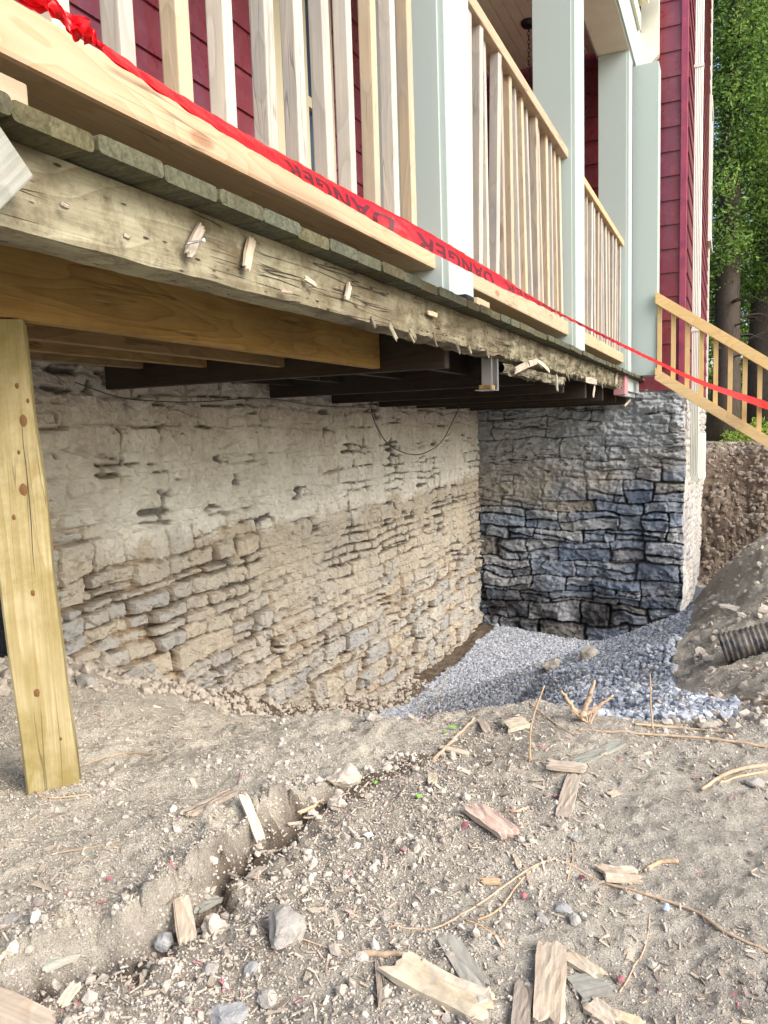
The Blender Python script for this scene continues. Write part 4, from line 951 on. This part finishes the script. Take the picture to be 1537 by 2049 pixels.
# crumpled bunch lying on the rail
pts = [Vector(atD(*q_)) for q_ in ((20, -45, .93), (70, -8, .96), (110, 18, .98), (140, 45, 1.0), (165, 62, 1.01), (185, 78, 1.02), (203, 93, 1.03))]
for kk in range(4):
    NSB = 60; rows = []
    for k in range(NSB+1):
        c_ = cat(pts, (len(pts)-1)*k/NSB); t = (cat(pts, min(len(pts)-1, (len(pts)-1)*k/NSB+.05))-cat(pts, max(0, (len(pts)-1)*k/NSB-.05))).normalized()
        pinch = .35+.65*abs(math.sin(k/NSB*math.pi*1.5+1.2)); pinch = pinch if k < 42 else .4+.3*math.sin((k-42)*.35)
        th = k*.07+kk*1.3+.6*math.sin(k*.23+kk); o1 = t.orthogonal().normalized(); o2 = t.cross(o1)
        dr = o1*math.cos(th)+o2*math.sin(th); n_ = t.cross(dr)
        rows.append([list(c_+dr*(s_*.034*pinch)+n_*(.004*math.sin(s_*6+k*.35+kk*2))+o2*(.006*(kk-1.5)*pinch)) for s_ in (-.5, -.3, -.1, .1, .3, .5)])
    link('crumpled_strip', grid_mesh('crumpled_strip', np.array(rows), smooth=True), M['tape'], tp_)

# ================================================================== CABLES under the porch
cb = thing('hanging_cable', 'thin grey cable sagging in a loop below the porch floor', 'cable')
lp = [Vector(onX(*q_, -2.45)) for q_ in ((742, 800), (745, 830), (760, 865), (785, 895), (835, 910), (880, 888), (905, 845), (920, 812))]
MB().tube([cat(lp, 7*k/40) for k in range(41)], .0045, 6).build('wire', M['cable'], cb, True)
cb2 = thing('wall_cable', 'long thin cable running flat along the top of the stone wall', 'cable')
lp = [Vector(onX(*q_, -2.62)) for q_ in ((150, 765), (240, 795), (320, 803), (400, 804), (500, 797), (560, 800), (640, 812), (750, 815))]
MB().tube([cat(lp, 7*k/50) for k in range(51)], .0028, 5).build('wire', M['cable'], cb2, True)

# ================================================================== DRAIN PIPE
pp = thing('drain_pipe', 'black corrugated drain pipe lying on the bank at the right', 'drain pipe')
a_ = hit(1444, 1332); b_ = hit(1552, 1280); dirp = (b_-a_); dirp.z = 0; dirp.normalize(); b2 = a_+dirp*.8
for v_ in (a_, b_, b2): v_.z = H(v_.x, v_.y)+.058
print('PIPE', a_, b_, b2)
mb = MB(); n = 150; Lp = (b2-a_).length; rr = []; ptsp = []
for k in range(n+1):
    t = k/n; s_ = t*Lp; ptsp.append(a_+(b2-a_)*t+Vector((0, 0, .015*math.sin(t*3.1)))); ph = (s_/.0175) % 1
    rr.append(.0485+.0065*(1 if .2 < ph < .7 else (ph/.2 if ph < .2 else max(0, 1-(ph-.7)/.15))))
mb.tube(ptsp, rr, 32, False); mb.build('corrugated_shell', M['pipe'], pp, True)
mb = MB(); mb.tube(ptsp[1:], [.046]*n, 28, False); mb.build('inner_liner', M['black'], pp, True)

# ================================================================== DEBRIS: individual pieces
def lay(px1, py1, px2, py2, w_px, th, mat, lab, name='wood_splinter', jag=.4, lift=0., group='broken wood pieces on the ground', stand=None):
    p = hit(px1, py1); q = hit(px2, py2)
    dmid = abs((CM.T @ (np.array((p+q)/2)-CAM))[2]); w_ = w_px/F*dmid*1.05
    # widths seen across a foreshortened ground stretch in real size when the piece lies across the view
    ax = (q-p).normalized(); vd = Vector(fw).normalized(); sdv = ax.cross(Vector((0, 0, 1))).normalized()
    p.z = H(p.x, p.y)+th*.30+lift; q.z = H(q.x, q.y)+th*.30+(lift if stand is None else stand)
    mid = (p+q)/2; hm = H(mid.x, mid.y)+th*.5
    if mid.z < hm: p.z += hm-mid.z; q.z += hm-mid.z
    fs = abs(sdv.dot(Vector(rt))) ; fsv = abs(sdv.dot(Vector(up))); w_ /= max(.45, math.hypot(fs, fsv)); th *= .62
    o = sliver(name, p, q, w_, th, M[mat], None, jag); tag(o, lab, 'wood', group); return o
W = [
 (370, 1650, 470, 1597, 26, .012, 'splinter', 'pale split of wood lying on the dirt right of the post'),
 (487, 1620, 525, 1715, 16, .010, 'splinter_y', 'narrow yellow stick leaning over the soil ledge', .02),
 (362, 1805, 378, 1905, 32, .008, 'splinter', 'pale broken shingle standing beside the soil ledge', .006),
 (385, 1848, 440, 1802, 26, .012, 'splinter_g', 'grey wood chunk lying against the pale broken shingle'),
 (75, 1948, 158, 1918, 20, .012, 'splinter_g', 'grey scrap of wood just above the pale plank in the near left corner'),
 (-110, 2015, 95, 2110, 56, .012, 'splinter', 'thick pale plank cut off by the bottom left corner'),
 (122, 2040, 158, 1985, 22, .006, 'splinter_y', 'bright yellow wedge of split wood at the end of the corner plank', .01),
 (-10, 1925, 20, 1908, 20, .01, 'splinter_y', 'small stub of yellow wood at the left edge'),
 (498, 1762, 527, 1738, 18, .006, 'splinter', 'small flat chip below the narrow yellow stick'),
 (940, 1628, 1030, 1695, 40, .014, 'splinter_r', 'thick reddish board end with a torn lower edge'),
 (1150, 1553, 1124, 1642, 26, .008, 'splinter', 'flat pale lath pointing toward the camera right of centre'),
 (1090, 1538, 1175, 1546, 16, .010, 'splinter', 'short pale stick lying crosswise above the flat lath'),
 (1150, 1532, 1245, 1490, 16, .010, 'splinter_g', 'long grey lath running back toward the gravel'),
 (1006, 1462, 1062, 1446, 20, .014, 'splinter_y', 'stubby yellowish block near the crest before the gravel'),
 (880, 1500, 940, 1516, 9, .008, 'splinter', 'thin brown stick left of the stubby yellowish block'),
 (1195, 1758, 1285, 1766, 20, .012, 'splinter', 'short stout stick with red paint crossing the long root'),
 (892, 1880, 965, 1992, 42, .007, 'splinter_g', 'greenish painted board fragment behind the big split board'),
 (778, 1935, 990, 2045, 46, .016, 'splinter_y', 'big split board, yellow with flaking red edge, at the bottom centre'),
 (1105, 1900, 1098, 2075, 56, .009, 'splinter', 'wide grey-tan shingle running off the bottom edge'),
 (1050, 1968, 1040, 2075, 34, .008, 'splinter', 'narrower shingle just left of the wide grey-tan shingle'),
 (1122, 1918, 1206, 1962, 24, .009, 'splinter_y', 'jagged yellowish slat above the curled grey flake'),
 (1140, 1990, 1222, 1972, 30, .005, 'splinter_g', 'curled grey flake of wood beside the wide shingle'),
 (1172, 2015, 1240, 2065, 34, .009, 'splinter', 'broad shingle corner at the bottom edge right of the wide shingle'),
 (1215, 2030, 1290, 2060, 13, .006, 'splinter_y', 'thin strip at the bottom edge, rightmost of the shingles'),
 (757, 1930, 765, 2025, 14, .006, 'splinter', 'thin upright sliver left of the big split board'),
 (866, 1550, 866, 1572, 18, .008, 'splinter_y', 'tiny cream block on the dirt at the centre'),
 (962, 1445, 976, 1470, 16, .006, 'splinter', 'tiny flat flake left of the stubby yellowish block'),
 (1216, 1596, 1240, 1586, 8, .004, 'splinter_y', 'tiny yellow chip on bare dirt right of the flat lath'),
 (1028, 1715, 1040, 1745, 10, .005, 'splinter', 'small narrow chip below the torn reddish board end'),
 (1050, 1735, 1065, 1780, 8, .004, 'splinter', 'slim sliver crossing the long root near its bend'),
 (1140, 1672, 1165, 1690, 20, .008, 'splinter_g', 'small grey chunk between the lath and the stout stick'),
 (960, 1765, 1005, 1770, 8, .005, 'root', 'short brown stick above the bend of the long root'),
]
for q_ in W:
    lift = q_[8] if len(q_) > 8 else 0.
    lay(*q_[:7], q_[7], lift=lift)
def root(pts, r0, r1, lab, lifts=None, cat_='root', group='roots and twigs on the ground', name='root'):
    P_ = []
    for i, (a1, a2) in enumerate(pts):
        if lifts and lifts[i] > 0:
            b0 = hit(*pts[lifts.index(0) if 0 in lifts else 0]); dd = (CM.T @ (np.array(b0)-CAM))[2]; P_.append(Vector(atD(a1, a2, dd)))
        else:
            v = hit(a1, a2); v.z = H(v.x, v.y)+r0*.7; P_.append(v)
    n = (len(P_)-1)*8; C_ = []
    for k in range(n+1):
        c_ = cat(P_, (len(P_)-1)*k/n)
        if not lifts: c_.z = max(c_.z, H(c_.x, c_.y)+r0*.5)
        C_.append(c_+Vector((R(-1, 1), R(-1, 1), R(-.4, .4)))*r0*.35)
    rs = [(r0+(r1-r0)*k/n)*(1+R(-.15, .15)) for k in range(n+1)]
    o = MB().tube(C_, rs, 7).build(name, M['root'], None, True); tag(o, lab, cat_, group); return o
root([(775, 1858), (860, 1862), (960, 1812), (1060, 1742), (1120, 1727), (1200, 1765), (1280, 1787), (1390, 1825), (1450, 1870), (1550, 1912)], .0015, .0023, 'longest root, curving across the foreground to the right edge')
root([(955, 1845), (1000, 1820), (1040, 1772), (1085, 1728)], .0015, .0018, 'short root joining the longest root at its bend')
root([(1138, 1672), (1146, 1720), (1135, 1765)], .0010, .0014, 'thin twig crossing the longest root near its top')
root([(1405, 1582), (1450, 1556), (1500, 1540), (1560, 1534)], .0035, .0045, 'thick pale root forking at the right edge')
root([(1440, 1570), (1490, 1556), (1560, 1543)], .002, .003, 'lower fork under the thick pale root')
root([(1155, 1462), (1230, 1470), (1350, 1479), (1450, 1484), (1560, 1503)], .0020, .0038, 'long tan root along the crest before the gravel')
root([(1270, 1452), (1340, 1459), (1440, 1467), (1470, 1474)], .003, .003, 'stout short root just above the long tan root')
root([(1412, 1392), (1452, 1406), (1560, 1418)], .005, .007, 'thick frayed root end poking from the right bank')
root([(1290, 1746), (1320, 1731), (1356, 1728)], .003, .0045, 'short knobbly root beside the stout painted stick')
root([(725, 1914), (780, 1917), (836, 1920)], .0045, .004, 'orange-brown root stub left of the big split board')
root([(1010, 1627), (1040, 1626), (1056, 1620)], .003, .003, 'short forked root stub above the torn reddish board')
root([(930, 1845), (1000, 1880), (1010, 1895)], .0012, .0012, 'thin twig between the roots and the shingles')
root([(1300, 1830), (1290, 1900), (1240, 1990)], .001, .0013, 'fine twig lying right of the shingles')
root([(600, 1880), (660, 1905), (740, 1930)], .0012, .001, 'thin root right of the tan boulder')
root([(70, 1580), (90, 1600), (180, 1592)], .002, .0012, 'thin twig wrapped round the foot of the post')
root([(160, 1535), (240, 1512), (330, 1512)], .0018, .0012, 'dark straight twig right of the post foot')
root([(110, 1712), (180, 1702), (230, 1697)], .002, .0012, 'long thin stick on the dirt below the post')
root([(600, 1640), (630, 1625), (648, 1605)], .004, .003, 'curved grey twig tucked behind the soil ledge')
up0 = [0, 1, 1]
root([(1165, 1442), (1178, 1400), (1190, 1362)], .009, .003, 'upright broken root stump with reddish bark before the gravel', [0, 1, 1])
root([(1160, 1442), (1140, 1405), (1124, 1382)], .007, .002, 'left prong of the broken root stump', [0, 1, 1])
root([(1172, 1435), (1200, 1412), (1226, 1392)], .005, .003, 'right prong of the broken root stump', [0, 1, 1])
for k_ in range(7):
    ox = R(-18, 18); o_ = root([(1175+ox*.4, 1448), (1175+ox*1.2, 1448-R(10, 30)), (1175+ox*2.2, 1448-R(20, 45))], .0022, .0008, ['fine fibre', 'curling fibre', 'short fibre', 'pale fibre', 'thin side fibre', 'bent side fibre', 'wispy fibre'][k_]+' frayed from the broken root stump', [0, 1, 1])
root([(1306, 1462), (1303, 1410), (1301, 1348)], .0022, .0015, 'single thin twig standing up against the gravel', [0, 1, 1])
root([(1060, 1525), (1064, 1445), (1090, 1372)], .0025, .0015, 'tall bent twig standing left of the root stump', [0, 1, 1])
root([(870, 1412), (884, 1385), (893, 1340)], .004, .002, 'upright twig left of the gravel near the wall', [0, 1, 1])
root([(868, 1524), (905, 1485), (950, 1440)], .0045, .003, 'brown branch lying near the green leaf')
root([(985, 1398), (1040, 1400), (1095, 1398)], .002, .001, 'thin stem lying along the edge of the gravel', [0, 1, 1])
root([(1060, 1410), (1110, 1450), (1155, 1475)], .0018, .0012, 'long grey stem beside the root stump')
root([(1368, 1400), (1300, 1440), (1230, 1452)], .001, .001, 'hair-thin rootlet over the front gravel')
root([(1345, 1400), (1385, 1440), (1430, 1475)], .001, .001, 'second hair-thin rootlet crossing down to the crest')
root([(1450, 1305), (1490, 1325), (1515, 1345)], .002, .002, 'thin stem lying against the drain pipe', [0, 1, 1])
root([(1510, 1340), (1530, 1365), (1550, 1385)], .008, .012, 'pale frayed root end below the drain pipe', [0, 1, 1])
root([(700, 1352), (745, 1365), (768, 1415)], .003, .005, 'bare root hanging at the foot of the long wall', [1, 1, 0])
# rocks and clods
def rock(px, py, rpx, mat, lab, sc=(1, .8, .8), seed=0, cat_='rock', name='rock', group='loose rocks and clods', sub=3, facet=.22, sink=.35):
    p = hit(px, py); d = (CM.T @ (np.array(p)-CAM))[2]; r = rpx/F*d
    bm = bmesh.new(); bmesh.ops.create_icosphere(bm, subdivisions=sub, radius=1); rg = random.Random(seed)
    pl = [(Vector((rg.gauss(0, 1), rg.gauss(0, 1), rg.gauss(0, 1))).normalized(), rg.uniform(.62, .92)) for _ in range(12)]
    for v in bm.verts:
        for n_, dd in pl:
            k = v.co.dot(n_)
            if k > dd: v.co -= n_*(k-dd)
        q = v.co; nz = float(fbm(np.array([q.x*2+seed]), np.array([q.y*2+q.z*3]), seed, 4)[0]); v.co = v.co*(1+facet*nz)
        v.co = Vector((v.co.x*sc[0], v.co.y*sc[1], v.co.z*sc[2]))*r
    me = bpy.data.meshes.new(name); bm.to_mesh(me); bm.free(); o = link(name, me, M[mat]); o.location = (p.x, p.y, H(p.x, p.y)+r*sc[2]*(1-sink)-r*.2)
    o.rotation_euler = (0, 0, rg.uniform(0, 6)); tag(o, lab, cat_, group); return o
rock(572, 1880, 48, 'rock', 'largest loose tan boulder in the left foreground', (.85, 1.15, .75), 3, sink=.2, facet=.3)
rock(685, 1570, 32, 'clod', 'round dry soil clod at the back end of the ledge', (1, 1, .9), 4, 'clod', 'clod', facet=.5)
rock(676, 1618, 19, 'clod', 'smaller clod in front of the round dry clod', (1.1, 1, .8), 5, 'clod', 'clod', facet=.5)
rock(430, 1860, 24, 'clod', 'soft clod beside the grey wood chunk', (1.2, 1, .8), 6, 'clod', 'clod', facet=.5)
rock(455, 2035, 40, 'rockg', 'half-buried grey stone at the bottom edge', (1, .9, .5), 8)
rock(503, 1945, 20, 'rockg', 'small grey stone below the tan boulder', (1.2, .9, .6), 9)
rock(330, 1895, 22, 'rockg', 'dark angular stone in the hollow by the ledge', (1, .9, .7), 10)
rock(535, 2010, 22, 'rock', 'pale pebble at the bottom left of centre', (1, 1, .7), 12)
rock(25, 1845, 22, 'rock', 'flat round stone at the left edge', (1.2, 1, .4), 13)
rock(420, 1945, 18, 'rock', 'rounded pebble right of the hollow', (1.1, 1, .6), 14)
rock(1125, 1820, 20, 'rockg', 'flat grey stone chip under the longest root', (1.2, .9, .4), 15)
rock(1085, 1842, 18, 'rock', 'flat tan stone among the chips', (1.2, .8, .4), 16)
rock(1150, 1850, 16, 'rock', 'upright cream stone chip among the debris', (.8, .8, .8), 17)
rock(1180, 1320, 24, 'clod', 'brown clod on top of the gravel mound', (1, 1, .8), 20, 'clod', 'clod', facet=.5)
rock(1105, 1342, 20, 'clod', 'dark clod on the gravel left of the brown one', (1.2, 1, .8), 21, 'clod', 'clod', facet=.5)
rock(1470, 1225, 24, 'clod', 'flat stone slab half sunk in the bank behind the pipe', (1.6, .9, .5), 22)
rock(1400, 1315, 16, 'clod', 'small clod just left of the pipe mouth', (1, 1, .9), 23, 'clod', 'clod', facet=.5)
rock(175, 1372, 22, 'rock', 'tan stone at the wall foot right of the post', (1.2, 1, .8), 24)
rock(262, 1362, 24, 'rock', 'larger tan stone at the wall foot right of the post', (1.6, 1, .6), 25)
rock(1510, 1570, 18, 'rock', 'small stone under the forking root at the right edge', (1.2, 1, .6), 26)
rock(740, 1440, 14, 'rock', 'small stone on the crest below the wall', (1, 1, .9), 27)
# flakes and leaves
def flake(px, py, wpx, mat, lab, cat_, name, seed=1, n=7, elong=1.5):
    p = hit(px, py); d = (CM.T @ (np.array(p)-CAM))[2]; r = wpx*.62/F*d/2; rg = random.Random(seed); mb = MB(); a0 = rg.uniform(0, 6)
    top = []; bot = []
    for k in range(n):
        a = 2*math.pi*k/n; rr_ = r*rg.uniform(.7, 1.1); x_, y_ = rr_*math.cos(a)*elong, rr_*math.sin(a); x_, y_ = x_*math.cos(a0)-y_*math.sin(a0), x_*math.sin(a0)+y_*math.cos(a0)
        h_ = H(p.x+x_, p.y+y_)+.005+rg.uniform(0, .003); top.append(mb.bm.verts.new((p.x+x_, p.y+y_, h_+.0015))); bot.append(mb.bm.verts.new((p.x+x_, p.y+y_, h_)))
    c0 = mb.bm.verts.new((p.x, p.y, sum(v.co.z for v in top)/n+.003)); c1 = mb.bm.verts.new((p.x, p.y, sum(v.co.z for v in bot)/n))
    for k in range(n):
        mb.bm.faces.new((top[k], top[(k+1) % n], c0)); mb.bm.faces.new((bot[(k+1) % n], bot[k], c1)); mb.bm.faces.new((top[k], bot[k], bot[(k+1) % n], top[(k+1) % n]))
    tag(mb.build(name, mat, None), lab, cat_)
flake(905, 1462, 22, M['leafgreen'], 'bright green leaf left of the stubby yellowish block', 'leaf', 'green_leaf', 1, 9)
flake(890, 1470, 18, M['leafgreen'], 'smaller green leaf touching the bright green one', 'leaf', 'green_leaf', 2, 9)
flake(838, 1602, 20, M['leafgreen'], 'green leaf tip on the dirt near the centre', 'leaf', 'green_leaf', 3, 9)
flake(752, 1573, 12, M['leafgreen'], 'small green leaf beside the round dry clod', 'leaf', 'green_leaf', 4, 9)
flake(738, 1681, 26, M['paper'], 'white flake on the dirt left of centre', 'flake', 'white_flake', 5, 5, 1.3)
flake(575, 1533, 16, M['paper'], 'small white flake on the dirt above the ledge', 'flake', 'white_flake', 6, 5, 1.2)
flake(1333, 1824, 26, M['blueflake'], 'pale blue flake just above the longest root', 'flake', 'blue_flake', 7, 6, 1.2)
for i, (a1, a2, w_, lab) in enumerate(((930, 1662, 26, 'dark red paint flakes left of the torn board end'), (1112, 1600, 14, 'small red flake beside the flat lath'), (1048, 1805, 22, 'brightest red paint flake among the debris'), (1165, 1765, 24, 'large red flake left of the stout stick'),
        (1243, 1974, 22, 'red flake right of the curled grey flake'), (481, 1563, 10, 'thin red flake above the pale split of wood'), (345, 1740, 12, 'red flake on the ledge above the pale shingle'), (220, 1770, 16, 'faded red flake on the left dirt'), (1476, 2020, 12, 'lone red flake near the bottom right'), (1240, 1526, 10, 'tiny red flake on bare dirt near the crest'))):
    flake(a1, a2, w_, M['redchip'], lab, 'flake', 'red_flake', 20+i, 6, 1.4)

# ================================================================== TREES AND UNDERGROWTH
def leaves(P, size, upb=.0):
    n = len(P); V = np.array([(-1, 0, 0), (0, -.45, .1), (1, 0, 0), (0, .45, .1)], float); T = np.array([(0, 1, 2, 3)])
    s_ = size*rng.uniform(.6, 1.4, n); a = rng.normal(size=(n, 3)); a[:, 2] = a[:, 2]*.7-.5; a /= np.linalg.norm(a, axis=1)[:, None]
    b = np.cross(a, rng.normal(size=(n, 3))); b /= np.linalg.norm(b, axis=1)[:, None]; c = np.cross(a, b)
    v = P[:, None, :]+(V[None, :, 0:1]*a[:, None]+V[None, :, 1:2]*b[:, None]+V[None, :, 2:3]*c[:, None])*s_[:, None, None]
    Q = (T[None]+(np.arange(n)*4)[:, None, None]).reshape(-1, 4); return v.reshape(-1, 3), Q
def cedar(x, y, h_, r_, lab, seed, n=16000, z0=2.2, lean=0., mat='cedar', group='cedar trees beyond the house'):
    global rng
    rng = np.random.default_rng(seed); rg = random.Random(seed)
    t = thing('cedar_tree', lab, 'tree', group); t.location = (0, 0, 0); gz_ = .2
    tw = MB(); pts = [(x+lean*k/8*h_*.12+rg.uniform(-.05, .05), y+rg.uniform(-.05, .05), gz_-.3+h_*k/8) for k in range(9)]; rs = [(.17+.01*h_)*(1-.11*k) for k in range(9)]
    rs[0] *= 1.3; tw.tube(pts, rs, 10); tw.build('trunk', M['bark'], t, True)
    br = MB(); cl = []
    nb = int(h_*12)
    for k in range(nb):
        f = rg.random()**.85; z = gz_+z0*.5+(h_-z0*.5)*f; a = rg.uniform(0, 2*math.pi); L_ = r_*(1-f)**.6*rg.uniform(.5, 1.15)+.25
        i = min(7, int((z-gz_+.3)/h_*8)); bx_, by_ = pts[i][0], pts[i][1]; dead = z < gz_+z0
        e = Vector((bx_+L_*math.cos(a), by_+L_*math.sin(a), z-L_*.18+(.25*L_ if f > .6 else 0))); b0 = Vector((bx_, by_, z)); mid = (b0+e)/2+Vector((0, 0, .12*L_))
        br.tube([b0, mid, e], [.022, .013, .004], 4, False)
        if not dead:
            m_ = int(4+6*L_)
            for q in range(m_): tt = rg.uniform(.15, 1.); pt = b0.lerp(mid, tt*2) if tt < .5 else mid.lerp(e, tt*2-1); cl.append((pt.x+rg.gauss(0, .12), pt.y+rg.gauss(0, .12), pt.z-abs(rg.gauss(0, .18)), rg.uniform(.12, .34)))
    br.build('branches', M['bark'], t)
    cl = np.array(cl); k = rng.integers(0, len(cl), n); P = cl[k, :3]+rng.normal(size=(n, 3))*cl[k, 3:4]*np.array([.75, .75, 1.]); tone = np.repeat(np.clip(rng.random(len(cl))[k]*.7+rng.random(n)*.3, 0, 1), 4)
    v, Q = leaves(P, .042); link('crown', np_mesh('crown', v, Q, dict(rid=tone)), M[mat], t)
T = [(-.15, 17.6, 13, 1.5, 'slim cedar hugging the wing corner, leftmost tree', 1, 2.9, .1), (.62, 18.6, 15, 1.7, 'second cedar from the wing, its trunk in the gap of the stair rail', 2, 3.0, -.1), (1.7, 18.0, 14, 1.8, 'cedar at the right edge with a leaning lower trunk', 3, 2.8, .5),
     (-1.4, 19.5, 13, 1.6, 'cedar half hidden behind the wing', 4, 2.5, 0), (3.1, 19.5, 14, 2., 'cedar beyond the right edge of the view', 5, 2.5, 0), (1.15, 21.5, 16, 1.9, 'cedar in the second row, between the front trunks', 6, 2.6, 0), (-.2, 22.5, 15, 1.9, 'cedar in the second row, just right of the wing', 7, 2.6, 0), (2.6, 23.5, 15, 2.2, 'cedar in the back row at the far right', 8, 2.4, 0), (5, 21, 14, 2.2, 'stray cedar far to the right', 9, 2.4, 0)]
for (x, y, h_, r_, lab, sd_, z0, ln) in T: cedar(x, y, h_, r_, lab, sd_, 36000 if y < 20 else 20000, z0, ln)
rng = np.random.default_rng(99)
n = 26000; th = rng.random((n, 3)); x = -6+16*th[:, 0]; y = 25+6*th[:, 1]+.8*np.sin(x*2); z = .3+6.*th[:, 2]**1.3; k = vn(x*.9, z*.9, 5)+vn(x*2.3, z*2.3, 8)*.7 > -.12; v, Q = leaves(np.stack([x, y, z], 1)[k], .14)
tag(link('woodland', np_mesh('woodland', v, Q, dict(rid=np.repeat(rng.random(k.sum()), 4))), M['lightleaf']), 'bright yellow-green leafy woodland far behind the cedars', 'woodland', kind='stuff')
n = 9000; x = rng.uniform(-.2, 4, n); y = rng.uniform(16.2, 20, n); hh = .1+.45*np.clip(vn(x*1.7, y*1.7, 3)+.4, 0, 1); z = .2+hh*rng.random(n); k = (vn(x*1.3+4, y*1.3, 9)+.25*(x-.6)) > 0; v, Q = leaves(np.stack([x, y, z], 1)[k], .045)
tag(link('undergrowth', np_mesh('undergrowth', v, Q, dict(rid=np.repeat(rng.random(k.sum()), 4))), M['lightleaf']), 'low green undergrowth at the foot of the cedars', 'undergrowth', kind='stuff')
bpy.data.objects.remove(st)
